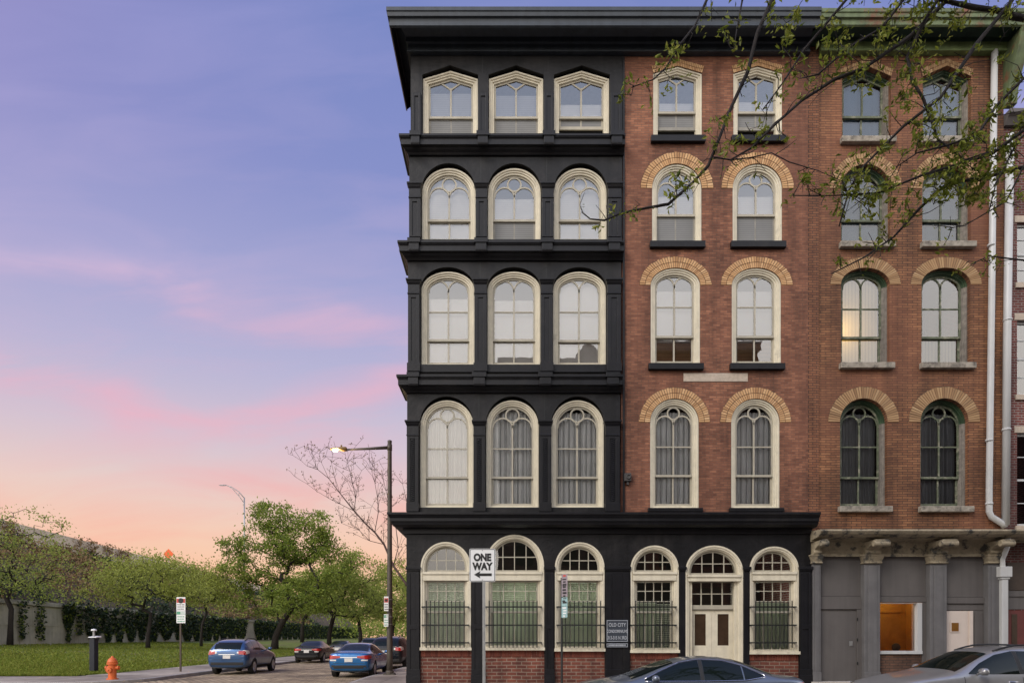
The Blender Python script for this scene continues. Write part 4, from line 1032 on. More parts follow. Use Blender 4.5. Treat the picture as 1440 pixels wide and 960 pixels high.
lo = bpy.data.objects.new('shop_lamp', ld); COL.objects.link(lo); lo.location = Vector((a + 0.75, yg + 0.75, zt + 0.42)) - ORG[wb.name]; lo.parent = wb
bl = empty('round_fan', (X(1260, yg + 0.5), yg + 0.5, zb - 0.1)); tag(bl, 'small round grey fan standing inside the orange lit shop window', 'fan')
m_ = MB(); c = (X(1260, yg + 0.5), yg + 0.5, zb + 0.10)
m_.lathe([(0.02, -0.07), (0.08, -0.065), (0.12, -0.03), (0.125, 0.0), (0.12, 0.03), (0.08, 0.065), (0.02, 0.07)], c, 16, 'Y'); m_.build('fan_cage', 'grey_ball', bl, smooth=True)
m_ = MB(); m_.lathe([(0.10, 0.0), (0.10, 0.02), (0.03, 0.03), (0.02, 0.14)], (c[0], c[1], zb - 0.1), 12); m_.build('base', 'grey_ball', bl)
# white door
m_ = MB(); a, b = X(1327.5), X(1369); m_.box(a, b - 0.10, yg - 0.0, yg + 0.06, GB, Z(858.3)); m_.box(b - 0.10, b, yg - 0.05, yg + 0.08, GB, Z(858.3))
dr = m_.build('door', 'white_door', wb, bevel=0.006)
m_ = MB(); m_.box(X(1338), X(1351), yg - 0.02, yg - 0.001, Z(888.5), Z(873.5)); m_.build('glazing_frame', 'white_door', dr)
m_ = MB(); m_.box(X(1339.5), X(1349.5), yg - 0.024, yg - 0.005, Z(887), Z(875)); m_.build('pane', 'orange_glass', dr) if 'orange_glass' in M else m_.build('pane', mat('orange_glass', (0.20, 0.09, 0.02), 0.2, 0.2), dr)
m_ = MB(); m_.lathe([(0.012, 0), (0.012, -0.04), (0.03, -0.045), (0.03, -0.075), (0.01, -0.085)], (X(1356), yg, Z(918)), 10, 'Y'); m_.build('handle', 'chrome', dr)
# stone shop cornice with scroll brackets
zt = Z(744, D - 0.66)
prof = [(-0.1, zt + 0.06), (0.70, zt), (0.72, zt - 0.05), (0.69, zt - 0.09), (0.66, zt - 0.13), (0.58, zt - 0.15), (0.56, zt - 0.18), (0.12, zt - 0.22), (0.12, zt - 0.26), (-0.1, zt - 0.27)]
m_ = MB(); ledge(m_, prof, X(1500), WL + 0.02, D, None, side=0.8)
sc = m_.build('shop_cornice', 'peeling_stone', wb)
m_ = MB(); m_.box(WL + 0.02, WR, D - 0.03, D + 0.2, Z(781), Z(752)); m_.box(WL + 0.02, WR, D - 0.06, D + 0.01, Z(782.5), Z(778.5)); m_.build('shop_frieze', 'peeling_stone', wb)
for p0, p1 in piers:
    a, b = X(p0), X(p1); pts = []
    m_ = MB()
    zt2 = zt - 0.275; zb2 = Z(781)
    pr = [(D - 0.02, zt2)]
    for k in range(15):
        q = k / 14
        o = 0.10 + 0.54 * (0.5 + 0.5 * math.cos(q ** 0.8 * math.pi)) + 0.06 * math.sin(q * 9)
        pr.append((D - o, zt2 - q * (zt2 - zb2)))
    pr.append((D - 0.02, zb2))
    m_.prism_x(pr, a + 0.03, b - 0.03)
    m_.lathe([(0.085, a + 0.0), (0.085, b - 0.0)], (0, D - 0.58, zt2 - 0.11), 14, 'X'); m_.lathe([(0.065, a + 0.01), (0.065, b - 0.01)], (0, D - 0.16, zb2 + 0.08), 14, 'X')
    # leafy capital
    rows = [[(a - 0.0 - e, D - 0.16 - e, z), (b + e, D - 0.16 - e, z), (b + e, D + 0.02, z), (a - e, D + 0.02, z)] for e, z in ((0.02, Z(793)), (0.045, Z(792)), (0.02, Z(790)), (0.05, Z(786)), (0.07, Z(783)), (0.09, Z(782)), (0.09, Z(780.5)))]
    m_.strip(rows, True, 0, True, True)
    m_.build('bracket', 'peeling_stone', sc, bevel=0.012)
# lower rainwater pipe with hopper
yp = D - 0.20
m_ = MB(); xx = X(1411, yp); m_.box(xx - 0.09, xx + 0.09, yp - 0.07, yp + 0.07, GB, Z(806, yp)); m_.box(xx - 0.17, xx + 0.17, yp - 0.12, yp + 0.10, Z(811, yp), Z(796.5, yp)); m_.box(xx - 0.13, xx + 0.13, yp - 0.09, yp + 0.08, Z(814, yp), Z(811, yp)); m_.tube([(xx - 0.02, yp, Z(797, yp)), (xx - 0.03, yp, Z(786, yp)), (xx + 0.03, yp - 0.1, Z(770, yp)), (xx + 0.03, yp - 0.15, Z(755, yp))], 0.07, 8)
m_.build('downpipe', 'white_metal', wb, bevel=0.01)

# ------------------------------------------------------------------ neighbour at the right edge
nb = empty('red_brick_house', (X(1500), D, GZ)); tag(nb, 'lower dark red brick house with white framed windows at the right edge', 'building')
NL, NR = WR + 0.004, X(1640); ynb = D + 0.10
wins = []
for (p0, p1) in ((225, 298), (310, 395), (448, 553), (607, 738)):
    for x0 in (1434, 1530): wins.append((x0, x0 + 62, p0, p1))
mb = MB(); holes = [[(X(x0), Z(p1)), (X(x1), Z(p1)), (X(x1), Z(p0)), (X(x0), Z(p0))] for x0, x1, p0, p1 in wins if p0 != 225]
slab(mb, [(NL, GZ - 0.3), (NR, GZ - 0.3), (NR, Z(176)), (NL, Z(176))], holes, ynb, D + 0.5, D + 0.4); mb.build('brick_wall', 'brick_dark_red', nb)
m_ = MB(); shell(m_, NL + 0.005, NR, D + 0.5, D + 15, GZ - 0.3, Z(176) - 0.05); m_.build('rear_body', 'brick_dark_red', nb, recalc=False)
m_ = MB(); ledge(m_, [(-0.05, Z(160)), (0.30, Z(160)), (0.30, Z(165)), (0.2, Z(168)), (0.1, Z(176)), (-0.05, Z(176))], NR, NL + 0.01, ynb, None); m_.build('cornice', 'grey_panel', nb)
for x0, x1, p0, p1 in wins:
    if p0 == 225: continue
    a, b, z1, z0 = X(x0), X(x1), Z(p0), Z(p1); m_ = MB()
    for q in ((a, a + 0.07, z0, z1), (b - 0.07, b, z0, z1), (a + 0.07, b - 0.07, z1 - 0.07, z1), (a + 0.07, b - 0.07, z0, z0 + 0.07)): m_.box(q[0], q[1], ynb + 0.09, ynb + 0.17, q[2], q[3])
    zm = (z0 + z1) / 2; m_.box(a + 0.07, b - 0.07, ynb + 0.10, ynb + 0.16, zm - 0.03, zm + 0.03)
    for k in (1, 2): m_.box(a + 0.07 + (b - a - 0.14) * k / 3 - 0.012, a + 0.07 + (b - a - 0.14) * k / 3 + 0.012, ynb + 0.105, ynb + 0.15, z0 + 0.07, z1 - 0.07)
    for zz in ((z0 + zm) / 2, (z1 + zm) / 2): m_.box(a + 0.07, b - 0.07, ynb + 0.108, ynb + 0.147, zz - 0.012, zz + 0.012)
    w_ = m_.build('window', 'white_metal', nb)
    m_ = MB(); m_.quad((a, ynb + 0.13, z0), (b, ynb + 0.13, z0), (b, ynb + 0.13, z1), (a, ynb + 0.13, z1)); m_.build('pane', 'glass', w_, recalc=False)
    m_ = MB(); m_.box(a - 0.06, b + 0.06, ynb - 0.05, ynb + 0.2, z0 - 0.16, z0 - 0.003); m_.build('sill', 'plaque_stone', w_, bevel=0.01)
    m_ = MB(); m_.box(a - 0.08, b + 0.08, ynb - 0.02, ynb + 0.15, z1 + 0.003, z1 + 0.2); m_.build('lintel', 'plaque_stone', w_, bevel=0.01)
m_ = MB(); m_.box(X(1419), X(1450), ynb - 0.02, ynb + 0.05, Z(856), Z(838)); m_.box(X(1419), X(1500), ynb - 0.05, ynb - 0.003, Z(838), Z(830)); m_.build('shop_panel', 'grey_panel', nb)
m_ = MB(); m_.box(X(1420), X(1445), ynb - 0.03, ynb - 0.003, GB, Z(858)); d_ = m_.build('door', 'red_door', nb)
m_ = MB(); m_.box(X(1425), X(1433), ynb - 0.036, ynb - 0.028, Z(915), Z(863)); m_.build('door_glass', 'brown_glass', d_)
m_ = MB(); m_.box(X(1419), X(1500), ynb - 0.03, ynb - 0.003, Z(829), Z(790)); m_.build('brown_panel', mat('brown_panel', (0.05, 0.033, 0.022), 0.7, 0.2), nb)

# building across the street: shades the lower storeys and shows in the second storey panes
for nm_, lab_, x0, x1, H, mt_ in (('opposite_building', 'brown brick building across the street with a roof dormer, mirrored in the black front panes', -0.9, 8.5, 19.85, 'brick_brown'),
                            ('opposite_building', 'tallest tan brick building across the street, mirrored in the red brick bay windows', 8.6, 16.2, 20.9, 'brick_pier'),
                            ('opposite_building', 'lowest brick building across the street, facing the orange brick warehouse', 16.3, 34, 17.0, 'brick_brown')):
    ob = empty(nm_, ((x0 + x1) / 2, -4, 0)); tag(ob, lab_, 'building')
    m_ = MB(); m_.box(x0, x1, -14, -4, -0.3, H - 0.6); m_.build('brick_wall', mt_, ob)
    m_ = MB(); m_.box(x0 - 0.05, x1 + 0.05, -14, -3.6, H - 0.596, H); m_.build('cornice', 'sill_stone', ob)
    if H == 19.85:
        m_ = MB(); m_.prism([(4.2, H + 0.004), (5.8, H + 0.004), (5.8, H + 0.35), (5.35, H + 0.9), (5.0, H + 1.05), (4.65, H + 0.9), (4.2, H + 0.35)], -5.5, -3.9); m_.build('dormer', 'sill_stone', ob)
    for fl in range(4):
        x = x0 + 1.0
        while x + 1.4 < x1:
            m_ = MB(); m_.box(x, x + 1.3, -4.03, -3.97, 2.2 + fl * 4.1, 4.9 + fl * 4.1); m_.build('window', 'car_glass', ob); x += 2.7

# unseen block added down the side street to darken the parked cars' reflections
hb2 = empty('rear_sky_blocker', (2, 80, 0)); tag(hb2, 'unseen dark brick block added down the side street to keep sky off car sides', 'building')
m_ = MB(); m_.box(XL - 0.02, 8, YB + 3.0, 150, -0.3, 13.5); m_.box(XL - 0.25, 8.2, YB + 2.8, 150.2, 13.504, 14.1); m_.build('brick_wall', 'brick_dark_red', hb2)
for fl in range(3):
    for k in range(12):
        m_ = MB(); m_.box(XL - 0.06, XL - 0.024, YB + 5 + k * 8, YB + 6.4 + k * 8, 1.6 + fl * 4, 4.0 + fl * 4); m_.build('window', 'car_glass', hb2)
# ------------------------------------------------------------------ ground, roads, pavements
def road_z(y): return -0.2 if y < 14.4 else (-0.2 + 0.2 * min(1, (y - 14.4) / 8.0))
def kerb_l(y): return -13.5 - 0.05 * (y - 26)
def lawn_z(x, y): return 0.15 + min(max(0, (-17.0 - x)), max(0, y - 25.0)) * 0.052
m_ = MB(); m_.quad((-1200, -400, -0.4), (1200, -400, -0.4), (1200, 1800, -0.4), (-1200, 1800, -0.4)); tag(m_.build('ground', 'bank_soil', recalc=False), kind='structure')
m_ = MB(); m_.quad((-120, 5.0, -0.2), (120, 5.0, -0.2), (120, 14.4, -0.2), (-120, 14.4, -0.2)); tag(m_.build('front_street', 'asphalt', recalc=False), kind='structure')
m_ = MB(); m_.box(-120, 120, -3.5, 4.98, -0.38, -0.06); tag(m_.build('near_pavement', 'pavers'), kind='structure')
# side street of setts
ys = [14.4, 16, 18, 20, 22.4, 26, 30, 40, 60, 90, 140, 220]
m_ = MB(); rows = []
for y in ys: rows.append([(-34 if y < 22.6 else kerb_l(y) - 0.1, y, road_z(y)), (-10, y, road_z(y) + 0.03), (-5.4, y, road_z(y))])
m_.strip(rows, False); tag(m_.build('side_street', 'cobbles'), kind='structure')
# right pavement with kerb, wrapping the corner
m_ = MB(); rows = []
path = [(60, 14.45)] + [(-3.6 - 2.0 * math.sin(a), 16.45 - 2.0 * math.cos(a)) for a in [R(k * 10) for k in range(10)]] + [(-5.6, 24), (-5.6, 40), (-5.6, 90), (-5.6, 200)]
inn = [(60, D + 0.4)] + [(XL + 0.3, D + 0.4)] * 10 + [(XL + 0.3, 24), (XL + 0.3, 40), (XL + 0.3, 90), (XL + 0.3, 200)]
pk = MB(); k1 = []
for (x, y), (xi, yi) in zip(path, inn):
    z = road_z(y) + 0.13
    dx_, dy_ = (xi - x), (yi - y); l = math.hypot(dx_, dy_) or 1
    k1.append([(x, y, z - 0.3), (x, y, z - 0.015), (x + dx_ / l * 0.015, y + dy_ / l * 0.015, z), (x + dx_ / l * 0.16, y + dy_ / l * 0.16, z)])
    rows.append([(x + dx_ / l * 0.163, y + dy_ / l * 0.163, z - 0.002), (xi, yi, max(z, GZ) if y < 20 else z)])
m_.strip(rows, False); tag(m_.build('pavement', 'pavers'), kind='structure')
pk.strip(k1, False); tag(pk.build('kerb', 'kerb_stone'), kind='structure')
# left pavement with a rounded corner, and its kerb
lp = [(-70, 20.6), (-30, 21.6)] + [(-15.4 + 2.1 * math.sin(a), 23.4 - 2.1 * math.cos(a) + 0.3) for a in [R(k * 15) for k in range(7)]] + [(kerb_l(y), y) for y in (26, 32, 40, 60, 100, 200)]
li = [(-70, 24.2), (-30, 24.6)] + [(-16.9, 25.4)] * 7 + [(kerb_l(y) - 3.2, y) for y in (26.5, 32, 40, 60, 100, 200)]
m_ = MB(); pk = MB(); rows = []; k1 = []
for (x, y), (xi, yi) in zip(lp, li):
    z = road_z(y) + 0.14; dx_, dy_ = (xi - x), (yi - y); l = math.hypot(dx_, dy_) or 1
    k1.append([(x, y, z - 0.3), (x, y, z - 0.015), (x + dx_ / l * 0.015, y + dy_ / l * 0.015, z), (x + dx_ / l * 0.16, y + dy_ / l * 0.16, z)])
    rows.append([(x + dx_ / l * 0.163, y + dy_ / l * 0.163, z - 0.002), (xi, yi, z)])
m_.strip(rows, False); tag(m_.build('pavement', 'pavers'), kind='structure')
pk.strip(k1, False); tag(pk.build('kerb', 'kerb_stone'), kind='structure')
# lawn up to the retaining wall
def wall_x(y): return -36.0 - 0.072 * (y - 45)
m_ = MB(); rows = []
for (xi, yi) in [(-70, 24.2), (-30, 24.6), (-16.9, 25.4)] + [(kerb_l(y) - 3.2, y) for y in (26.5, 32, 40, 60, 80, 100, 140, 200)]:
    row = []
    for k in range(9):
        f = k / 8
        if xi < -29: x, y = xi, yi + (46 - yi) * f
        else: x, y = xi + (wall_x(yi) + 0.0 - xi) * f, yi + (0 if yi > 26 else 18 * f)
        row.append((x, y, lawn_z(x, y) - (0.02 if k == 0 else 0)))
    rows.append(row)
m_.strip(rows, False); tag(m_.build('lawn', 'grass_base', smooth=True), kind='structure')
rng = random.Random(11)
m_ = MB()
for k in range(42000):
    y = 25 + 45 * rng.random() ** 1.7; x0 = (kerb_l(y) - 3.25 if y > 26.5 else -17.0); x = x0 - (x0 - max(wall_x(y), -0.85 * y)) * rng.random()
    if x < -0.86 * y: continue
    z = lawn_z(x, y); h = rng.uniform(0.04, 0.10); a = rng.uniform(0, 6.28); w = 0.02 + 0.0006 * y; l = rng.uniform(-0.05, 0.05)
    m_.add([(x - w * math.cos(a), y - w * math.sin(a), z - 0.01), (x + w * math.cos(a), y + w * math.sin(a), z - 0.01), (x + l, y + l, z + h)], [(0, 1, 2)])
tag(m_.build('grass', 'grass_blade', recalc=False), 'short green lawn grass between the pavement and the ivy covered wall', 'grass', kind='stuff')

# ------------------------------------------------------------------ retaining wall, bank, highway
rw = empty('retaining_wall', (wall_x(80), 80, 1)); tag(rw, 'long low concrete retaining wall half hidden under hanging ivy behind the lawn', 'wall')
m_ = MB(); cp = MB()
ye = [38 + k * 9 for k in range(19)]
for y0, y1 in zip(ye[:-1], ye[1:]):
    a, b = wall_x(y0), wall_x(y1 - 0.03)
    for mb, o, z0, z1 in ((m_, 0.0, -0.2, 4.1), (cp, 0.12, 4.1, 4.4)):
        mb.add([(a + o, y0, z0), (b + o, y1 - 0.03, z0), (b - 0.6, y1 - 0.03, z0), (a - 0.6, y0, z0), (a + o, y0, z1), (b + o, y1 - 0.03, z1), (b - 0.6, y1 - 0.03, z1), (a - 0.6, y0, z1)],
               [(0, 1, 5, 4), (1, 2, 6, 5), (2, 3, 7, 6), (3, 0, 4, 7), (4, 5, 6, 7)])
    m_.add([(a + 0.03, y0, 2.55), (b + 0.03, y1 - 0.03, 2.55), (b + 0.03, y1 - 0.03, 2.62), (a + 0.03, y0, 2.62), (a - .01, y0, 2.55), (b - .01, y1 - 0.03, 2.55), (b - .01, y1 - 0.03, 2.62), (a - .01, y0, 2.62)], [(0, 1, 2, 3), (3, 2, 6, 7), (0, 4, 5, 1)])
m_.build('wall_panels', 'wall_concrete', rw); cp.build('coping', 'wall_concrete', rw, bevel=0.03)
m_ = MB(); rows = []
def bank(f, y):
    x = wall_x(y) - 0.5 - 11 * f; z = 4.2 + 7.0 * f ** 0.9
    return x, z
for k in range(40):
    y = 30 + k * 4.5; row = []
    for j in range(9):
        x, z = bank(j / 8, y); row.append((x, y, z + 0.5 * noise.noise((x * .4, y * .3, 0)) * (1 if j not in (0, 8) else 0)))
    rows.append(row)
m_.strip(rows, False); tag(m_.build('embankment', 'bank_soil', smooth=True), kind='structure')
hb = empty('highway_barrier', (wall_x(80) - 11, 80, 11)); tag(hb, 'grey concrete highway parapet along the top of the overgrown embankment', 'barrier')
m_ = MB()
for k in range(22):
    y0, y1 = 30 + k * 8, 38 + k * 8 - 0.04
    a, b = wall_x(y0) - 11.3, wall_x(y1) - 11.3
    m_.add([(a, y0, 10.2), (b, y1, 10.2), (b - 0.5, y1, 10.2), (a - 0.5, y0, 10.2), (a - 0.15, y0, 12.9), (b - 0.15, y1, 12.9), (b - 0.4, y1, 12.9), (a - 0.4, y0, 12.9)],
           [(0, 1, 5, 4), (1, 2, 6, 5), (2, 3, 7, 6), (3, 0, 4, 7), (4, 5, 6, 7)])
m_.build('parapet', 'parapet_concrete', hb)
m_ = MB(); rows = []
for y in (30, 80, 210): rows.append([(wall_x(y) - 11.6, y, 11.4), (wall_x(y) - 40, y, 11.4), (wall_x(y) - 41, y, -0.4)])
m_.strip(rows, False); tag(m_.build('highway', 'asphalt'), kind='structure')

LEAF = None
def leaf(mb, c, size, rng, mi=0, flat=0.0, aspect=0.6):
    """one small folded leaf (four triangles' worth of blade)"""
    d = Vector((rng.gauss(0, 1), rng.gauss(0, 1), rng.gauss(0, 1) * (1 - flat))).normalized()
    u_ = d.orthogonal().normalized(); u_ = (Matrix.Rotation(rng.uniform(0, 6.28), 3, d) @ u_)
    s_ = d.cross(u_) * size * aspect * 0.5; c = Vector(c); tip = u_ * size * 0.5; fold = d * size * 0.12
    mb.add([c - tip, c - s_ + fold, c + tip, c + s_ + fold], [(0, 1, 2), (0, 2, 3)], mi)

# vegetation on the bank
rng = random.Random(4)
m_ = MB()
for k in range(1500):
    f = rng.random(); y = 34 + 110 * rng.random() ** 1.5; x, z = bank(f, y)
    nzv = noise.noise((x * 0.12, y * 0.06, 3.1)) + rng.uniform(-0.25, 0.25)
    mi = 0 if nzv < -0.05 else (1 if nzv < 0.15 else 2)
    r = rng.uniform(0.5, 1.3); sc_ = 0.16 + 0.0022 * y
    for j in range(26):
        v = Vector((rng.gauss(0, 1), rng.gauss(0, 1), abs(rng.gauss(0, 0.75)))) * r * 0.6
        leaf(m_, (x + v.x, y + v.y * 1.3, z + v.z), sc_ * rng.uniform(0.7, 1.3), rng, mi)
tag(m_.build('bank_undergrowth', ['leaf_brown', 'leaf_olive', 'leaf_ivy'], recalc=False), 'brown and olive undergrowth covering the slope above the retaining wall', 'undergrowth', kind='stuff')
m_ = MB()      # vines hanging over the parapet
for k in range(150):
    y = 32 + 120 * rng.random() ** 1.4
    if noise.noise((y * 0.09, 5.5, 0)) < -0.12: continue
    top = 12.9 + rng.uniform(-0.1, 0.45); ln = rng.uniform(0.8, 2.6); x = wall_x(y) - 11.3
    mi = 0 if noise.noise((y * 0.2, 1.5, 0)) > -0.1 else 1
    for j in range(60):
        q = rng.random(); leaf(m_, (x + 0.1 + rng.uniform(0, .3), y + rng.gauss(0, 0.5) * (1 - .4 * q), top - ln * q), 0.28 * rng.uniform(.6, 1.3), rng, mi)
tag(m_.build('parapet_vines', ['leaf_brown', 'leaf_olive'], recalc=False), 'withered brown vines hanging over the highway parapet', 'vines', kind='stuff')
# ivy on the retaining wall: hanging curtains that taper towards the foot
m_ = MB(); y = 40.0; rng = random.Random(8)
while y < 190:
    wdt = rng.uniform(1.6, 3.2) * (1 + 0.004 * y)
    px = 720 + 900 * wall_x(y) / y
    full = (px > 95)
    if px < 18 or (25 < px < 95 and rng.random() < 0.3) or (px > 300 and rng.random() < 0.10): y += wdt; continue
    ln = rng.uniform(2.9, 3.5) if full else rng.uniform(1.8, 3.2)
    n = int(430 * (wdt / 2.4)); sc_ = 0.20 + 0.0022 * y
    for j in range(n):
        q = rng.random() ** 0.85
        half = wdt * 0.57 * (1 - 0.78 * q ** 2.6) * (1 if full else 0.6)
        yy_ = y + wdt / 2 + rng.uniform(-1, 1) * half
        z = 4.45 - ln * q * 1.0 + rng.uniform(-.06, .1); x = wall_x(yy_) + 0.08 + rng.uniform(0, 0.3) * (1.1 - q)
        leaf(m_, (x, yy_, z), sc_ * rng.uniform(0.7, 1.2), rng, 0 if rng.random() < 0.9 else 1)
    y += wdt * (0.92 if full else 1.4)
for yc_, ln, hw_ in ((47.0, 2.9, 0.45), (49.0, 3.0, 0.55), (52.5, 3.2, 0.35), (54, 2.6, 0.5)):
    for j in range(230):
        q = rng.random() ** 0.9; yy_ = yc_ + rng.gauss(0, 0.5) * hw_ * (1.3 - q * 0.5)
        leaf(m_, (wall_x(yy_) + 0.08 + rng.uniform(0, .25), yy_, 4.5 - ln * q), 0.24 * rng.uniform(.7, 1.2), rng, 0 if rng.random() < .7 else 1)
tag(m_.build('wall_ivy', ['leaf_ivy', 'leaf_green'], recalc=False), 'dark green ivy hanging in curtains over the concrete retaining wall', 'ivy', kind='stuff')

# ------------------------------------------------------------------ trees
def skeleton(root_pts, targets, rng, sub=3, jit=0.12, r0=0.2, rmin=0.012, power=0.5):
    """nodes grow from a trunk polyline to every target through the nearest node; radii by number of tips carried"""
    P = [Vector(p) for p in root_pts]; par = [-1] + list(range(len(P) - 1)); nb0 = len(P)
    top = P[-1]
    for tgt in sorted([Vector(q) for q in targets], key=lambda q: (q - top).length):
        best, bd = 0, 1e9
        for i, p in enumerate(P):
            if i < nb0 - 2: continue
            d = (p - tgt).length + (0.35 * max(0, p.z - tgt.z))
            if d < bd: bd, best = d, i
        a = P[best]; L = (tgt - a).length; last = best
        for k in range(1, sub + 1):
            f = k / sub; q = a.lerp(tgt, f)
            if k < sub: q = q + Vector((rng.gauss(0, 1), rng.gauss(0, 1), rng.gauss(0, 1) + 0.5)) * jit * L * math.sin(f * math.pi)
            P.append(q); par.append(last); last = len(P) - 1
    cnt = [0] * len(P); kids = [0] * len(P)
    for i in range(len(P)):
        if par[i] >= 0: kids[par[i]] += 1
    for i in range(len(P) - 1, -1, -1):
        if kids[i] == 0: cnt[i] = 1
        if par[i] >= 0: cnt[par[i]] += cnt[i]
    mx = max(cnt)
    rad = [max(rmin, r0 * (c / mx) ** power) for c in cnt]
    return P, par, rad
def skel_mesh(mb, P, par, rad, n=5, root_n=1):
    # chains of nodes so that limbs read as continuous tubes
    kids = {}
    for i, p in enumerate(par): kids.setdefault(p, []).append(i)
    stack = [(0, [0])]
    starts = [(None, 0)]
    while starts:
        prev, i = starts.pop()
        path = ([prev] if prev is not None else []) + [i]
        while True:
            ks = kids.get(i, [])
            if not ks: break
            ks = sorted(ks, key=lambda q: -rad[q])
            for q in ks[1:]: starts.append((i, q))
            i = ks[0]; path.append(i)
        pts = [P[q] for q in path]; rs = [rad[q] for q in path]
        if prev is not None: rs[0] = min(rs[0], rs[1] * 1.15)
        if len(pts) > 1: mb.tube(pts, rs, n)

def tree(name, label, cat, base, trunk, lobes, nclus, nleaf, lsize, clus_r, leafmat, seed, r0, bark='bark', group=None, flat=0.2, twig_only=0.0, shell_bias=0.5, jit=0.14, rmin=0.012):
    """trunk: polyline of offsets from base; lobes: (dx,dy,dz, rx,ry,rz, weight)"""
    rng = random.Random(seed); base = Vector(base); r0 = r0 * 0.72
    rt = empty(name, base); tag(rt, label, cat, group)
    tot = sum(l[6] for l in lobes); targets = []
    while len(targets) < nclus:
        q = rng.random() * tot
        for l in lobes:
            q -= l[6]
            if q <= 0: break
        v = Vector((rng.gauss(0, 1), rng.gauss(0, 1), rng.gauss(0, 1))).normalized() * (rng.random() ** (1 / 3) * (1 - shell_bias) + shell_bias * rng.uniform(0.8, 1.0))
        targets.append(base + Vector((l[0] + v.x * l[3], l[1] + v.y * l[4], l[2] + v.z * l[5])))
    P, par, rad = skeleton([base + Vector(q) for q in trunk], targets, rng, 3, jit, r0, rmin)
    rad[0] *= 1.35
    mb = MB(); skel_mesh(mb, P, par, rad, 6); mb.build('trunk', bark, rt, smooth=True)
    lb = MB()
    for tg in targets:
        if rng.random() < twig_only: continue
        k = int(nleaf * rng.uniform(0.6, 1.4)); cr = clus_r * rng.uniform(0.7, 1.3)
        for j in range(k):
            v = Vector((rng.gauss(0, 1), rng.gauss(0, 1), rng.gauss(0, 0.7))) * cr * 0.55
            leaf(lb, tg + v, lsize * rng.uniform(0.65, 1.35), rng, 0, flat)
    lb.build('crown', leafmat, rt, recalc=False)
    return rt
# 1: sparse tree at the left edge
b = W(14, 907, 45); b.z = lawn_z(b.x, b.y) - 0.05
tree('tree', 'thin leaved tree with upright twigs at the left edge before bare concrete wall', 'tree', b, [(0, 0, 0), (0.05, 0, 1.6), (0.1, 0, 2.6)],
     [(0.2, 0, 6.2, 4.0, 3.5, 2.2, 3), (2.0, -1, 4.8, 2.4, 2, 1.6, 1.2), (-3, 0, 6, 3, 3, 2.5, 1.5), (0.8, 0, 8.4, 3.0, 2.5, 1.3, 1.0)], 200, 36, 0.14, 0.7, 'leaf_olive', 21, 0.22, rmin=0.014)
# 2: rounded light green tree, middle of the lawn
b = W(208, 908, 52); b.z = lawn_z(b.x, b.y) - 0.05
tree('tree', 'low wide light green tree standing behind the parking sign post', 'tree', b, [(0, 0, 0), (0.0, 0, 1.0), (0.1, 0, 1.7)],
     [(0.0, 0, 5.6, 4.6, 3.5, 1.7, 3), (-3, 0, 4.7, 2.4, 2, 1.1, 1), (3.4, 0, 4.7, 2.5, 2, 1.0, 1), (0.5, 0, 6.7, 3.2, 2.5, 0.9, 1.2)], 200, 58, 0.16, 0.85, 'leaf_spring', 22, 0.20)
b = W(283, 905, 62); b.z = lawn_z(b.x, b.y) - 0.05
tree('tree', 'small slender light green tree between the rounded lawn tree and the tallest tree', 'tree', b, [(0, 0, 0), (0.0, 0, 1.2), (0.1, 0, 2.2)],
     [(0.0, 0, 5.6, 3.0, 2.5, 1.5, 2), (1.5, 0, 6.6, 2.6, 2, 1.5, 1)], 95, 55, 0.19, 0.9, 'leaf_spring', 23, 0.16)
# 3: the tallest tree
b = W(386, 912, 64); b.z = lawn_z(b.x, b.y) - 0.05
tree('tree', 'tallest dense green tree with forked leaning trunk behind the parked black sedan', 'tree', b, [(0, 0, 0), (0.1, 0, 1.3), (0.7, 0, 2.6), (1.6, 0, 4.0)],
     [(-1.2, 0, 9.4, 3.6, 3.5, 3.4, 3), (2.6, 0, 11.4, 3.4, 3.2, 3.0, 3), (-3.4, 0, 7.5, 2.0, 2, 2.0, 1.0), (5.4, 0, 8.3, 2.8, 3, 3.0, 2), (-0.5, -1, 4.8, 3.2, 3, 1.6, 1.6), (0.2, 0, 13.2, 2.6, 2.5, 1.5, 1.2), (3.5, -1, 5.4, 3.2, 2.6, 1.6, 1.2), (-4.2, 0, 10.6, 1.2, 1, 0.8, .35)], 340, 66, 0.23, 0.75, 'leaf_green', 24, 0.42)
# 4, 5: trees further along the street
b = W(463, 906, 74); b.z = 0.5
tree('tree', 'spreading olive green tree with a forked trunk behind the blue sedan', 'tree', b, [(0, 0, 0), (0, 0, 1.6), (0.3, 0, 2.8)],
     [(0.0, 0, 7.0, 4.2, 3.5, 3.0, 3), (3.2, 0, 5.2, 3.4, 3, 1.8, 1.5), (-3.0, 0, 5.0, 2.8, 3, 1.8, 1.3), (3.0, 0, 9.0, 3, 3, 2, 1.2)], 200, 60, 0.24, 0.95, 'leaf_olive', 25, 0.34)
b = W(507, 904, 88); b.z = 0.5
tree('tree', 'olive tree with low dark limbs just left of the lamp post', 'tree', b, [(0, 0, 0), (0, 0, 1.8), (-0.2, 0, 3.0)],
     [(0.0, 0, 6.4, 4.6, 3.5, 2.8, 3), (4.2, 0, 7.2, 3.4, 3, 3.6, 1.6), (-2.6, 0, 9.0, 3.0, 3, 2.6, 1.2)], 170, 60, 0.27, 1.05, 'leaf_olive', 26, 0.36)
b = W(552, 904, 100); b.z = 0.4
tree('tree', 'farthest light green tree seen between the lamp post and the black building corner', 'tree', b, [(0, 0, 0), (0, 0, 2.2), (0.2, 0, 3.4)],
     [(0.0, 0, 7.2, 4.4, 3.5, 3.6, 3), (1.0, 0, 11, 3, 3, 2.4, 1)], 130, 60, 0.30, 1.1, 'leaf_spring', 27, 0.34)
b = W(425, 904, 96); b.z = 1.0
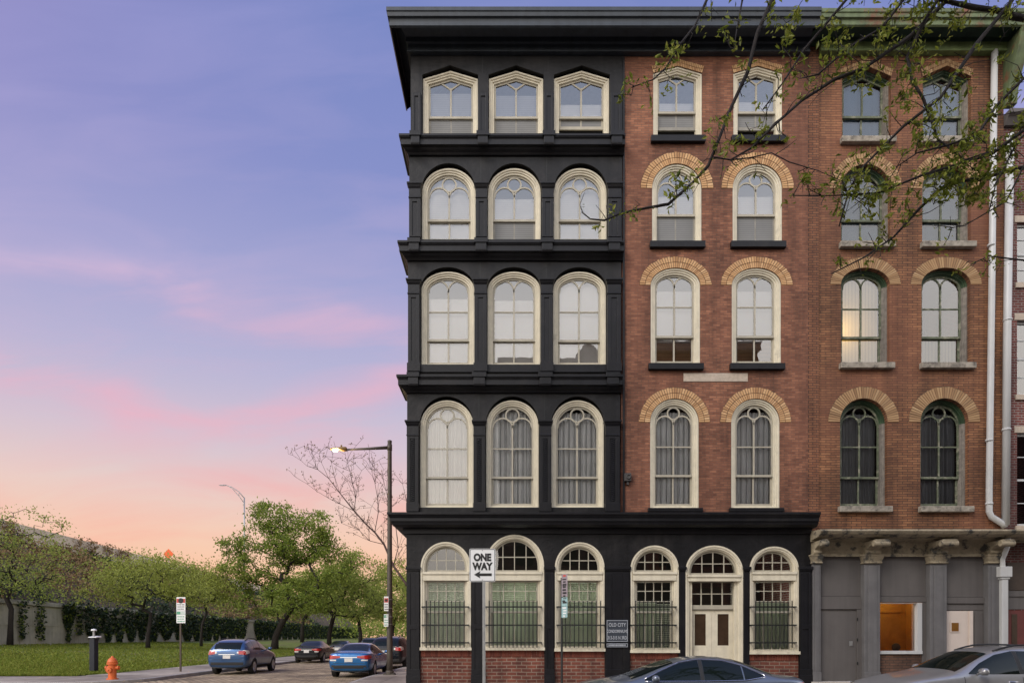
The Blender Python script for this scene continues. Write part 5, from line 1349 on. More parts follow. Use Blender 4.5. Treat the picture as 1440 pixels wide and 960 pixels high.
tree('tree', 'dull green tree half hidden behind the tallest tree by the far end of the wall', 'tree', b, [(0, 0, 0), (0, 0, 2.2), (0.2, 0, 3.4)],
     [(0.0, 0, 7.2, 6.0, 3.5, 3.0, 3), (5, 0, 7, 4, 3, 3, 2)], 150, 60, 0.30, 1.2, 'leaf_olive', 28, 0.34)
# bare tree on the right pavement, trunk hidden by the corner, limbs over the street
rng = random.Random(31); Yb = 38.0
rt = empty('bare_tree', (-4.55, Yb, 0.13)); tag(rt, 'nearly leafless tree with a long limb reaching left over the street beside the lamp post', 'tree')
limb = [W(604, 900, Yb), W(600, 860, Yb), W(590, 838, Yb)]
main = [(572, 822), (553, 795), (540, 765), (527, 748), (515, 737), (498, 718), (478, 693), (462, 672), (447, 660), (432, 655), (423, 647), (412, 640)]
targets = []
P = [Vector(p) for p in limb]; P[0] = Vector((-4.55, Yb, 0.05)); par = [-1, 0, 1]
for k, (a, c) in enumerate(main): P.append(W(a, c, Yb - 0.06 * k)); par.append(len(P) - 2)
nmain = len(P)
second = [(545, 770, 3), (540, 745, 0), (545, 720, 0), (536, 700, 0), (530, 672, 0)]
def addpath(st, pts, yj=0.0):
    last = st
    for (a, c) in pts:
        P.append(W(a, c, Yb + yj)); par.append(last); last = len(P) - 1
    return last
br_ = [(4, [(560, 770), (556, 735), (548, 712), (543, 690), (537, 668)], 0.8), (6, [(532, 720), (531, 700), (527, 678), (522, 660)], -0.7), (8, [(500, 700), (496, 680), (492, 662), (488, 648)], .5), (8, [(478, 708), (462, 700), (445, 690), (432, 680), (418, 672)], -.6),
       (10, [(452, 650), (449, 638), (441, 634)], .3), (11, [(440, 645), (441, 640)], -.3), (3, [(582, 780), (578, 740), (572, 705), (566, 680)], 1.2), (5, [(520, 760), (505, 745), (480, 735)], -.8), (9, [(470, 668), (466, 650), (468, 640)], .4), (2, [(600, 790), (606, 740), (604, 690), (598, 650)], 0.0), (2, [(622, 800), (640, 750), (650, 700)], .5)]
tips = []
for st, pts, yj in br_:
    a = addpath(st, pts, yj); tips.append(a)
for i in range(4, len(P)):
    far_ = P[i].x < X(470, Yb)
    for r_ in range(2 if far_ else 5):
        d = Vector((rng.gauss(0, 0.55), rng.gauss(0, .5), rng.uniform(0.2, 1.2))).normalized() * (rng.uniform(0.3, 0.8) if far_ else rng.uniform(0.5, 1.7))
        q0 = P[i]; last = i
        for s_ in (0.4, 0.75, 1.0):
            P.append(q0 + d * s_ + Vector((rng.gauss(0, .07), rng.gauss(0, .07), rng.gauss(0, .07)))); par.append(last); last = len(P) - 1
        if rng.random() < 0.75:
            P.append(q0 + d * 0.6 + Vector((rng.gauss(0, .35), rng.gauss(0, .35), abs(rng.gauss(0, .35))))); par.append(last - 1)
cnt = [0] * len(P); has = [False] * len(P)
for i in range(len(P)):
    if par[i] >= 0: has[par[i]] = True
for i in range(len(P) - 1, -1, -1):
    if not has[i]: cnt[i] = 1
    if par[i] >= 0: cnt[par[i]] += cnt[i]
rad = [max(0.009, 0.085 * (c / max(cnt)) ** 0.6) for c in cnt]
mb = MB(); skel_mesh(mb, P, par, rad, 5); mb.build('trunk', 'bare_bark', rt, smooth=True)
lb = MB()
for i in range(nmain, len(P)):
    if not has[i] and rng.random() < 0.85:
        for j in range(3): leaf(lb, P[i] + Vector((rng.gauss(0, .08), rng.gauss(0, .08), rng.gauss(0, .08))), rng.uniform(0.07, 0.13), rng)
lb.build('buds', 'leaf_brown', rt, recalc=False)
# far wood closing the end of the street
m_ = MB(); rng = random.Random(17)
for k in range(420):
    y = rng.uniform(150, 220); x = rng.uniform(-75, 10); h = rng.uniform(3, 12) ; 
    for j in range(45):
        v = Vector((rng.gauss(0, 1.6), rng.gauss(0, 1.6), rng.gauss(0, 1.4))); leaf(m_, (x + v.x, y + v.y, max(0.2, h * rng.uniform(0.5, 1.0) + v.z)), rng.uniform(0.5, 0.9), rng, 0 if k % 3 else 1)
tag(m_.build('far_wood', ['leaf_green', 'leaf_olive'], recalc=False), 'far belt of trees closing the end of the side street', 'wood', kind='stuff')

# ------------------------------------------------------------------ street furniture
lp_ = empty('street_lamp', (X(548, 26), 26, 0.12)); tag(lp_, 'tall bronze street lamp with a lit head on a long side arm by the corner', 'street lamp')
Yl = 26; px_ = X(548, Yl)
m_ = MB(); m_.lathe([(0.125, 0.13), (0.122, 1.0), (0.10, 5.0), (0.085, Z(622, Yl)), (0.09, Z(621, Yl)), (0.09, Z(619.5, Yl)), (0.03, Z(618.5, Yl))], (px_, Yl, 0), 14); m_.build('pole', 'pole_bronze', lp_, smooth=True)
m_ = MB(); m_.box(px_ - 0.22, px_ + 0.22, Yl - 0.22, Yl + 0.22, 0.11, 0.17); m_.lathe([(0.17, 0.17), (0.17, 0.26), (0.14, 0.30)], (px_, Yl, 0), 14)
for sx_ in (-1, 1):
    for sy_ in (-1, 1): m_.lathe([(0.025, 0.17), (0.025, 0.21)], (px_ + sx_ * .17, Yl + sy_ * .17, 0), 6)
m_.build('base', 'pole_bronze', lp_)
m_ = MB(); m_.tube([(px_, Yl, Z(629, Yl)), (X(520, Yl), Yl, Z(630.5, Yl)), (X(486, Yl), Yl, Z(632, Yl))], [0.075, 0.055, 0.035], 8); m_.lathe([(0.10, -0.12), (0.10, 0.12)], (px_, Yl, Z(629, Yl)), 12)
m_.build('arm', 'pole_bronze', lp_, smooth=True)
m_ = MB(); hx0, hx1 = X(464, Yl), X(488, Yl); zc = Z(631.5, Yl)
rows = []
for f, w_, h_ in ((0, 0.05, 0.02), (0.12, 0.13, 0.05), (0.5, 0.17, 0.075), (0.75, 0.16, 0.10), (0.95, 0.11, 0.10), (1, 0.05, 0.05)):
    x = hx0 + (hx1 - hx0) * f; rows.append([(x, Yl + w_ * math.cos(a), zc + (h_ * math.sin(a) if math.sin(a) > 0 else (0.08 * math.sin(a) if f > 0.55 else 0.012 * math.sin(a)))) for a in [2 * math.pi * k / 12 for k in range(12)]])
m_.strip(rows, True, 0, True, True); m_.lathe([(0.035, 0.09), (0.035, 0.17), (0.02, 0.18)], (X(480, Yl), Yl, zc), 10)
lh = m_.build('lamp_head', mat('lamp_housing', (0.30, 0.19, 0.07), 0.5, 0.1), lp_, smooth=True)
m_ = MB(); m_.lathe([(0.10, -0.015), (0.10, -0.04), (0.06, -0.09), (0.02, -0.10)], (X(471.5, Yl), Yl, zc), 14); m_.build('lens', 'lamp_glow', lh, smooth=True)
ld = bpy.data.lights.new('lamp_light', 'POINT'); ld.energy = 60; ld.color = (1.0, 0.72, 0.38); ld.shadow_soft_size = 0.08
lo = bpy.data.objects.new('lamp_light', ld); COL.objects.link(lo); lo.location = Vector((X(471.5, Yl), Yl, zc - 0.18)) - ORG[lp_.name]; lo.parent = lp_
def sign_marks(m_, x0, x1, z0, z1, y, rng, mi, rows, w=0.6):
    for r_ in range(rows):
        z = z1 - (z1 - z0) * (r_ + 0.5) / rows; h = (z1 - z0) / rows * 0.22; x = x0 + (x1 - x0) * 0.12
        while x < x1 - (x1 - x0) * 0.15:
            l = (x1 - x0) * rng.uniform(0.05, 0.14); m_.box(x, min(x + l, x1 - 0.01), y - 0.003, y, z - h, z + h, mi); x += l * 1.5
def pole_sign(par, name, x0, x1, z0, z1, y, kind, rng):
    m_ = MB(); m_.box(x0, x1, y, y + 0.006, z0, z1, 0); h = z1 - z0
    if kind == 'red':
        m_.box(x0 + 0.01, x1 - 0.01, y - 0.002, y + 0.001, z1 - h * 0.42, z1 - h * 0.12, 1); m_.lathe([((x1 - x0) * 0.3, -0.004), ((x1 - x0) * 0.3, -0.001)], ((x0 + x1) / 2, y, z1 - h * 0.27), 14, 'Y', 2)
        sign_marks(m_, x0, x1, z0 + h * 0.04, z1 - h * 0.48, y, rng, 2, 3)
    else:
        m_.box(x0 + 0.01, x0 + (x1 - x0) * 0.45, y - 0.002, y + 0.001, z1 - h * 0.3, z1 - h * 0.06, 1); sign_marks(m_, x0 + (x1 - x0) * 0.42, x1, z1 - h * 0.32, z1 - h * 0.04, y, rng, 1, 3); sign_marks(m_, x0, x1, z0 + h * 0.04, z1 - h * 0.38, y, rng, 1, 3)
    return m_.build(name, ['sign_white', 'sign_red' if kind == 'red' else 'sign_green', 'sign_black'], par)
rng = random.Random(2)
for nm, lab, x0, x1, p0, p1, kd in (('parking_sign', 'narrow white and red parking sign strapped to the street lamp pole', 540, 546.3, 838, 858.5, 'red'), ('parking_sign', 'narrow white and green parking sign below the red one on the street lamp pole', 539.8, 546, 863, 880.5, 'green')):
    e = empty(nm, (X(543, 25.8), 25.8, Z(p1, 25.8))); tag(e, lab, 'sign')
    pole_sign(e, 'sign_plate', X(x0, 25.8), X(x1, 25.8), Z(p1, 25.8), Z(p0, 25.8), 25.8, kd, rng)
    m_ = MB()
    for q in (0.2, 0.8):
        z = Z(p1, 25.8) + (Z(p0, 25.8) - Z(p1, 25.8)) * q; m_.lathe([(0.128, -0.012), (0.128, 0.012)], (px_, Yl, z), 12)
        m_.box(X(543, 25.8), px_, 25.806, 25.9, z - 0.012, z + 0.012)
    m_.build('strap', 'galvanised', e)
# sign post on the left pavement
Ys = 28.2; e = empty('parking_sign', (X(253.5, Ys), Ys, 0.14)); tag(e, 'two stacked red and green parking signs on a brown post at left kerb', 'sign')
m_ = MB(); xx = X(253.5, Ys); m_.box(xx - 0.035, xx + 0.035, Ys, Ys + 0.05, 0.1, Z(842, Ys)); m_.build('post', 'sign_post_brown', e)
pole_sign(e, 'sign_plate', X(248.2, Ys), X(260.8, Ys), Z(858, Ys), Z(839, Ys), Ys - 0.008, 'red', rng); pole_sign(e, 'sign_plate', X(248.2, Ys), X(260.8, Ys), Z(875.5, Ys), Z(858.3, Ys), Ys - 0.008, 'green', rng)
# hydrant
Yh = 22.9; e = empty('fire_hydrant', (X(158, Yh), Yh, 0.11)); tag(e, 'orange fire hydrant on the pavement corner at the lower left', 'fire hydrant')
hx = X(158, Yh); m_ = MB(); m_.lathe([(0.17, 0.10), (0.17, 0.15), (0.12, 0.16), (0.12, 0.60), (0.165, 0.61), (0.165, 0.65), (0.13, 0.66)], (hx, Yh, 0.02), 20); m_.build('barrel', 'hydrant_orange', e, smooth=False, bevel=0.006)
m_ = MB(); m_.lathe([(0.15, 0.66), (0.15, 0.69), (0.125, 0.76), (0.08, 0.82), (0.035, 0.84), (0.035, 0.88), (0.02, 0.885)], (hx, Yh, 0.02), 20); m_.build('bonnet', 'hydrant_orange', e, smooth=True)
for sx_ in (-1, 1):
    m_ = MB(); m_.lathe([(0.055, 0.10 * sx_), (0.055, 0.17 * sx_), (0.07, 0.17 * sx_), (0.07, 0.21 * sx_), (0.02, 0.215 * sx_), (0.02, 0.24 * sx_)], (hx, Yh, 0.52), 12, 'X'); m_.build('nozzle', 'hydrant_orange', e)
m_ = MB(); m_.lathe([(0.075, -0.10), (0.075, -0.17), (0.09, -0.17), (0.09, -0.21), (0.02, -0.215), (0.02, -0.24)], (hx, Yh, 0.45), 12, 'Y'); m_.build('nozzle', 'hydrant_orange', e)
for o_ in [e]: o_.scale = (1.12, 1.12, 1.08)
# parking kiosk, dark body with a white solar cap
Yk = 27; e = empty('parking_kiosk', (X(133, Yk), Yk, 0.14)); tag(e, 'dark pay kiosk with white cap at the lawn edge beside the hydrant', 'parking kiosk')
kx = X(132, Yk); m_ = MB(); m_.box(kx - 0.11, kx + 0.11, Yk - 0.14, Yk + 0.14, 0.14, Z(896, Yk)); m_.build('body', 'kiosk_dark', e, bevel=0.02)
m_ = MB(); m_.prism_x([(Yk - 0.18, Z(896, Yk)), (Yk + 0.16, Z(896, Yk)), (Yk + 0.16, Z(893.5, Yk)), (Yk - 0.18, Z(895, Yk))], kx - 0.13, kx + 0.22); m_.build('hood', 'sign_white', e)
m_ = MB(); m_.tube([(kx, Yk, Z(894, Yk)), (kx, Yk, Z(886, Yk))], 0.045, 8); m_.build('neck', 'galvanised', e)
m_ = MB(); m_.lathe([(0.10, Z(886.5, Yk)), (0.11, Z(885.5, Yk)), (0.08, Z(884, Yk)), (0.02, Z(883.6, Yk))], (kx, Yk, 0), 12); m_.build('solar_cap', 'sign_white', e, smooth=True)
# highway lamp
Yw = 112; e = empty('highway_lamp', (X(343.5, Yw), Yw, 11.4)); tag(e, 'slender unlit highway lamp with a curved bracket arm on the embankment top', 'street lamp')
m_ = MB(); hx = X(343.5, Yw); m_.tube([(hx, Yw, 11.4), (hx, Yw, Z(699, Yw))], [0.17, 0.12], 8); m_.build('pole', 'galvanised', e, smooth=True)
m_ = MB(); m_.tube([(hx, Yw, Z(700, Yw)), (X(336, Yw), Yw, Z(691, Yw)), (X(326, Yw), Yw, Z(684.5, Yw)), (X(317, Yw), Yw, Z(681.5, Yw))], 0.08, 6); m_.tube([(hx, Yw, Z(707, Yw)), (X(336, Yw), Yw, Z(697, Yw)), (X(328, Yw), Yw, Z(688, Yw)), (X(322, Yw), Yw, Z(683.5, Yw))], 0.06, 6); m_.tube([(X(336, Yw), Yw, Z(691, Yw)), (X(336, Yw), Yw, Z(697, Yw))], 0.05, 5); m_.build('arm', 'galvanised', e, smooth=True)
m_ = MB(); rows = []
for f, w_ in ((0, .03), (.2, .16), (.6, .2), (.9, .12), (1, .04)):
    x = X(307.5, Yw) + (X(319, Yw) - X(307.5, Yw)) * f; rows.append([(x, Yw + w_ * math.cos(a), Z(682, Yw) + w_ * (0.7 if math.sin(a) > 0 else 0.5) * math.sin(a)) for a in [2 * math.pi * k / 8 for k in range(8)]])
m_.strip(rows, True, 0, True, True); m_.build('lamp_head', 'galvanised', e, smooth=True)
# orange work sign on the highway
Yo = 88; e = empty('work_sign', (X(237, Yo), Yo, 11.4)); tag(e, 'orange roadwork warning sign peeking over the highway parapet', 'sign')
cx, czz = X(237, Yo), Z(778.5, Yo); h = 0.72
m_ = MB(); m_.prism([(cx - h, czz), (cx, czz - h), (cx + h, czz), (cx, czz + h)], Yo, Yo + 0.04); m_.build('sign_plate', 'orange_sign', e)
m_ = MB(); m_.box(cx - 0.04, cx + 0.04, Yo + 0.04, Yo + 0.09, 11.4, czz + 0.3); m_.build('post', 'galvanised', e)
# one way sign at the front kerb
Yn = 14.75; e = empty('one_way_sign', (X(678.5, Yn), Yn, -0.08)); tag(e, 'white ONE WAY sign with a black arrow pointing left on a grey post', 'sign')
m_ = MB(); xx = X(680.5, Yn); m_.box(xx - 0.035, xx + 0.035, Yn + 0.012, Yn + 0.05, -0.1, Z(774, Yn)); m_.box(xx - 0.015, xx + 0.015, Yn + 0.005, Yn + 0.012, -0.1, Z(774, Yn)); m_.build('post', 'galvanised', e)
def rrect(x0, x1, z0, z1, r, n=5):
    pts = []
    for cx, cz_, a0 in ((x1 - r, z0 + r, -90), (x1 - r, z1 - r, 0), (x0 + r, z1 - r, 90), (x0 + r, z0 + r, 180)):
        for k in range(n + 1):
            a = R(a0 + 90 * k / n); pts.append((cx + r * math.cos(a), cz_ + r * math.sin(a)))
    return pts
x0, x1, z0, z1 = X(660, Yn), X(696.8, Yn), Z(817.5, Yn), Z(771, Yn)
m_ = MB(); m_.prism(rrect(x0, x1, z0, z1, 0.04), Yn, Yn + 0.004); pl = m_.build('sign_plate', 'sign_white', e)
m_ = MB(); o, q = rrect(x0 + 0.010, x1 - 0.010, z0 + 0.010, z1 - 0.010, 0.033), rrect(x0 + 0.024, x1 - 0.024, z0 + 0.024, z1 - 0.024, 0.022)
m_.strip([[(x, Yn - 0.002, z) for x, z in o], [(x, Yn - 0.002, z) for x, z in q]], True); m_.build('border', 'sign_black', pl)
xm = (x0 + x1) / 2
text_obj('ONE', xm, Yn - 0.002, Z(787.8, Yn), 0.225, 'sign_black', pl, sx=0.84, bold=0.013); text_obj('WAY', xm, Yn - 0.002, Z(800.5, Yn), 0.225, 'sign_black', pl, sx=0.84, bold=0.013)
m_ = MB(); zc = Z(807.5, Yn); ax0, ax1 = X(666.5, Yn), X(691.5, Yn)
m_.prism([(ax0, zc), (ax0 + 0.15, zc - 0.085), (ax0 + 0.13, zc - 0.032), (ax1, zc - 0.032), (ax1, zc + 0.032), (ax0 + 0.13, zc + 0.032), (ax0 + 0.15, zc + 0.085)], Yn - 0.003, Yn - 0.001); m_.build('arrow', 'sign_black', pl)
for pz in (773.5, 814.8):
    m_ = MB(); m_.lathe([(0.012, 0.0), (0.012, -0.006), (0.004, -0.008)], (xm, Yn, Z(pz, Yn)), 8, 'Y'); m_.build('bolt', 'galvanised', pl)
# tall narrow parking sign, turned almost edge on
Yt = 14.9; e = empty('parking_sign', (X(790, Yt), Yt, -0.08)); tag(e, 'tall narrow faded parking sign on a dark post before the black storefront', 'sign')
m_ = MB(); xx = X(790, Yt); m_.tube([(xx, Yt, -0.1), (xx, Yt, Z(812, Yt))], 0.026, 8); m_.build('post', 'iron', e)
m_ = MB(); a, b = X(789.4, Yt), X(797, Yt)
def vplate(z0, z1, mi, wd=1.0, dy=-0.03): m_.add([(a, Yt + dy - 0.02, z0), (a + (b - a) * wd, Yt + dy - 0.16, z0), (a + (b - a) * wd, Yt + dy - 0.16, z1), (a, Yt + dy - 0.02, z1), (a, Yt + dy - 0.016, z0), (a + (b - a) * wd, Yt + dy - 0.156, z0), (a + (b - a) * wd, Yt + dy - 0.156, z1), (a, Yt + dy - 0.016, z1)], [(0, 1, 2, 3), (7, 6, 5, 4), (0, 4, 5, 1), (3, 2, 6, 7), (1, 5, 6, 2), (0, 3, 7, 4)], mi)
vplate(Z(839, Yt), Z(807.5, Yt), 0); vplate(Z(852, Yt), Z(840, Yt), 1); vplate(Z(868, Yt), Z(852.4, Yt), 1)
rr = random.Random(6)
for p0, p1, mi in ((808.5, 812, 3), (814, 822, 2), (824, 837, 2), (841, 845, 2), (846, 850, 2), (853.5, 866, 4)):
    z = Z(p0, Yt)
    while z > Z(p1, Yt):
        h = rr.uniform(0.015, 0.05); q0, q1 = rr.uniform(0.12, 0.3), rr.uniform(0.55, 0.88)
        m_.add([(a + (b - a) * q0, Yt - 0.055 - 0.14 * q0, z - h), (a + (b - a) * q1, Yt - 0.055 - 0.14 * q1, z - h), (a + (b - a) * q1, Yt - 0.055 - 0.14 * q1, z), (a + (b - a) * q0, Yt - 0.055 - 0.14 * q0, z)], [(0, 1, 2, 3)], mi); z -= h + 0.03
m_.build('sign_plate', ['sign_grey_back', 'sign_teal', 'sign_black', 'sign_red', 'sign_white'], e, recalc=False)
# ------------------------------------------------------------------ cars
def ev_mesh(o):
    dg = bpy.context.evaluated_depsgraph_get(); dg.update()
    return bpy.data.meshes.new_from_object(o.evaluated_get(dg))
def interp(tab, x):
    tab = sorted(tab)
    if x <= tab[0][0]: return tab[0][1]
    for (a, u_), (b, v_) in zip(tab[:-1], tab[1:]):
        if x <= b: return u_ + (v_ - u_) * (x - a) / (b - a)
    return tab[-1][1]
def make_car(name, label, sp, paint, loc, heading, group=None):
    """sp: st = stations (x, z_bottom, z_belt, z_top, half width, half roof width); x forward"""
    rt = empty(name, (0, 0, 0)); tag(rt, label, 'car', group)
    rings = []
    for (x, zb, zt, zp, w, wr) in sp['st']:
        cab = zp - zt > 0.2
        h = zt - zb
        if cab: up = [(w * 0.955, zt), (wr + (w * 0.93 - wr) * 0.45, zt + (zp - zt) * 0.55), (wr, zp - 0.075), (wr * 0.82, zp - 0.012), (0, zp)]
        else: up = [(w * 0.955, zt), (w * 0.90, zt + (zp - zt) * 0.45), (w * 0.74, zt + (zp - zt) * 0.8), (w * 0.45, zp - 0.005), (0, zp)]
        half = [(0, zb), (w * 0.80, zb), (w * 0.95, zb + h * 0.16), (w, zb + h * 0.46), (w * 0.99, zb + h * 0.80)] + up
        ring = [(x, y, z) for y, z in half] + [(x, -y, z) for y, z in half[-2:0:-1]]
        rings.append(ring)
    mb = MB(); mb.strip(rings, True, 0, True, True)
    o = mb.build('body', paint, None)
    ss = o.modifiers.new('s', 'SUBSURF'); ss.levels = 3; ss.render_levels = 3
    me = ev_mesh(o)
    bmh = bmesh.new(); bmh.from_mesh(me); bvh = BVHTree.FromBMesh(bmh); bmh.free()
    bpy.data.objects.remove(o)
    o = bpy.data.objects.new('hull', me); COL.objects.link(o)
    wr_ = sp['wheel']; cut = []
    for wx in sp['axles']:
        c = MB(); c.lathe([(wr_ + 0.045, -1.3), (wr_ + 0.045, -0.62)], (wx, 0, wr_ * 0.98), 28, 'Y'); c.lathe([(wr_ + 0.045, 0.62), (wr_ + 0.045, 1.3)], (wx, 0, wr_ * 0.98), 28, 'Y')
        co_ = c.build('cutter', 'car_plastic'); cut.append(co_)
        b = o.modifiers.new('b', 'BOOLEAN'); b.object = co_; b.operation = 'DIFFERENCE'; b.solver = 'EXACT'
    me2 = ev_mesh(o)
    bpy.data.objects.remove(o)
    for c in cut: bpy.data.objects.remove(c)
    me2.materials.clear(); me2.materials.append(M[paint])
    for p in me2.polygons: p.use_smooth = True; p.material_index = 0
    body = bpy.data.objects.new('body', me2); COL.objects.link(body); body.parent = rt; ORG[body.name] = Vector((0, 0, 0))
    es = body.modifiers.new('edge', 'EDGE_SPLIT'); es.split_angle = R(42)
    def side(poly_x, bot, top, nm, mt, sgn, off=0.006, nx=24, nz=6, par=body):
        m_ = MB(); rows = []
        for i in range(nx + 1):
            x = poly_x[0] + (poly_x[1] - poly_x[0]) * i / nx; z0, z1 = interp(bot, x), interp(top, x); row = []
            for j in range(nz + 1):
                z = z0 + (z1 - z0) * j / nz
                hit = bvh.ray_cast(Vector((x, sgn * 2.0, z)), Vector((0, -sgn, 0)))
                p = hit[0] if hit[0] else Vector((x, sgn * 0.7, z)); nrm = hit[1] if hit[0] else Vector((0, sgn, 0))
                row.append(tuple(p + nrm * off))
            rows.append(row)
        m_.strip(rows, False); return m_.build(nm, mt, par, smooth=True)
    def top_patch(xa, xb, wy, nm, mt, off=0.006, nx=10, ny=16, par=body):
        """patch dropped on the hull from above (windscreen, rear screen); wy(x) half width"""
        m_ = MB(); rows = []
        for i in range(nx + 1):
            x = xa + (xb - xa) * i / nx; row = []; w_ = interp(wy, x)
            for j in range(ny + 1):
                y = -w_ + 2 * w_ * j / ny
                hit = bvh.ray_cast(Vector((x, y, 3.0)), Vector((0, 0, -1)))
                if hit[0]: row.append(tuple(hit[0] + hit[1] * off))
                else: row.append((x, y, 1.0))
            rows.append(row)
        m_.strip(rows, False); return m_.build(nm, mt, par, smooth=True)
    def end_patch(y0, y1, z0, z1, nm, mt, sgn=-1, off=0.006, n=10, par=body, taper=None):
        m_ = MB(); rows = []
        for i in range(n + 1):
            y = y0 + (y1 - y0) * i / n; row = []; q1 = z1; q0 = z0
            if taper: q0 = z0 + taper * i / n
            for j in range(5):
                z = q0 + (q1 - q0) * j / 4
                hit = bvh.ray_cast(Vector((sgn * 4.0, y, z)), Vector((-sgn, 0, 0)))
                p = hit[0] if hit[0] else Vector((sgn * 2.0, y, z)); nrm = hit[1] if hit[0] else Vector((sgn, 0, 0))
                row.append(tuple(p + nrm * off))
            rows.append(row)
        m_.strip(rows, False); return m_.build(nm, mt, par, smooth=True)
    # glass
    for sgn in (-1, 1):
        for (x0, x1, bot, top) in sp['side_glass']: side((x0, x1), bot, top, 'side_window', 'car_glass', sgn)
        if sp.get('trim'):
            xa = sp['side_glass'][0][0]; xb = sp['side_glass'][-1][1]
            pts = []
            allb = sp['side_glass']
            for k in range(41):
                x = xb + (xa - xb) * k / 40; tops = [t_ for q in allb for t_ in q[3]]
                z = interp(tops, x) + 0.012
                hit = bvh.ray_cast(Vector((x, sgn * 2.0, z)), Vector((0, -sgn, 0)))
                if hit[0]: pts.append(hit[0] + hit[1] * 0.006)
            for k in range(31):
                x = xa + (xb - xa) * k / 30; bots = [t_ for q in allb for t_ in q[2]]
                hit = bvh.ray_cast(Vector((x, sgn * 2.0, interp(bots, x) - 0.012)), Vector((0, -sgn, 0)))
                if hit[0]: pts.append(hit[0] + hit[1] * 0.006)
            m_ = MB(); m_.tube(pts, 0.014, 5); m_.build('window_trim', 'chrome', body, smooth=True)
        q1, q2 = sp['side_glass'][1], sp['side_glass'][2]
        side((q1[1] + 0.004, q2[0] - 0.004), [(q1[1], interp(q1[2], q1[1]))], [(q1[1], interp(q1[3], q1[1]))], 'door_pillar', 'car_plastic', sgn, 0.006, 3, 6)
        # door seams and handles
        for sx_ in sp['seams']: side((sx_ - 0.006, sx_ + 0.006), [(sx_, 0.30)], [(sx_, sp['belt'] - 0.02)], 'door_seam', 'car_plastic', sgn, 0.003, 1, 10)
        for hx in sp['handles']:
            hit = bvh.ray_cast(Vector((hx, sgn * 2, sp['belt'] - 0.12)), Vector((0, -sgn, 0)))
            if hit[0]:
                p = hit[0]; m_ = MB(); m_.tube([p + Vector((-0.10, 0, 0)), p + Vector((-0.08, sgn * 0.03, 0.005)), p + Vector((0.08, sgn * 0.03, 0.005)), p + Vector((0.10, 0, 0))], 0.013, 6); m_.build('handle', sp.get('handle_mat', paint), body, smooth=True)
        # mirror
        mx_ = sp['mirror']; hit = bvh.ray_cast(Vector((mx_, sgn * 2, sp['belt'] + 0.03)), Vector((0, -sgn, 0))); p = hit[0] or Vector((mx_, sgn * .8, sp['belt']))
        m_ = MB(); rows = []
        for f, a, b in ((0, .03, .03), (.15, .06, .06), (.5, .075, .075), (.85, .07, .07), (1, .03, .03)):
            y = p.y + sgn * (0.07 + 0.20 * f); rows.append([(p.x - 0.01 * f + a * 0.95 * math.cos(t_), y, p.z + 0.06 + b * math.sin(t_)) for t_ in [2 * math.pi * k / 10 for k in range(10)]])
        m_.strip(rows, True, 0, True, True); m_.tube([p, p + Vector((0, sgn * 0.1, 0.03))], 0.022, 6); m_.build('mirror', paint, body, smooth=True)
    top_patch(*sp['windscreen'], 'windscreen', 'car_glass')
    if sp['rear'][0] == 'top': top_patch(*sp['rear'][1:], 'rear_window', 'car_glass')
    else: end_patch(*sp['rear'][1:], 'rear_window', 'car_glass')
    # lights
    for sgn in (-1, 1):
        for (y0, y1, z0, z1, mt, tp) in sp['tails']: end_patch(sgn * y0, sgn * y1, z0, z1, 'tail_light', mt, taper=tp)
        for (x0, x1, z0, z1, mt) in sp['tail_sides']: side((x0, x1), [(x0, z0), (x1, z0 + 0.05)], [(x0, z1), (x1, z1 - 0.02)], 'tail_light', mt, sgn, 0.006, 8, 4)
        (x0, x1, z0, z1) = sp['head']; side((x0, x1), [(x0, z0 + 0.06), (x1, z0)], [(x0, z1), (x1, z1 - 0.03)], 'headlight', 'tail_clear', sgn, 0.006, 8, 4)
    m_ = sp['plate']; end_patch(-0.16, 0.16, m_, m_ + 0.15, 'number_plate', 'plate', off=0.012)
    if sp.get('badge'): end_patch(-0.34, 0.34, m_ + 0.17, m_ + 0.19, 'chrome_strip', 'chrome', off=0.012)
    end_patch(-0.64, 0.64, m_ - 0.055, m_ - 0.042, 'boot_seam', 'car_plastic', off=0.004)
    end_patch(-0.70, 0.70, sp['st'][-1][1] + 0.03, sp['st'][-1][1] + 0.16, 'bumper_insert', 'car_plastic', off=0.006)
    end_patch(-0.62, 0.62, sp['st'][0][1] + 0.03, sp['st'][0][1] + 0.25, 'grille', 'car_plastic', sgn=1, off=0.006)
    if sp.get('rails'):
        xa, xb, yr = sp['rails']
        for sgn in (-1, 1):
            pts = []
            for k in range(13):
                x = xa + (xb - xa) * k / 12; hit = bvh.ray_cast(Vector((x, sgn * yr, 3)), Vector((0, 0, -1)))
                pts.append(hit[0] + Vector((0, 0, 0.055 * min(1, 4 * min(k, 12 - k) / 12) + 0.005)))
            m_ = MB(); m_.tube(pts, 0.02, 6); m_.build('roof_rail', 'car_plastic', body, smooth=True)
    if sp.get('clad'):
        for sgn in (-1, 1): side((sp['axles'][1] + wr_, sp['axles'][0] - wr_), [(0, sp['st'][4][1] + 0.03)], [(0, sp['st'][4][1] + 0.16)], 'sill_cladding', 'car_plastic', sgn, 0.01, 12, 2)
    # wheels: tyre and rim with spokes
    wy = sp['track']
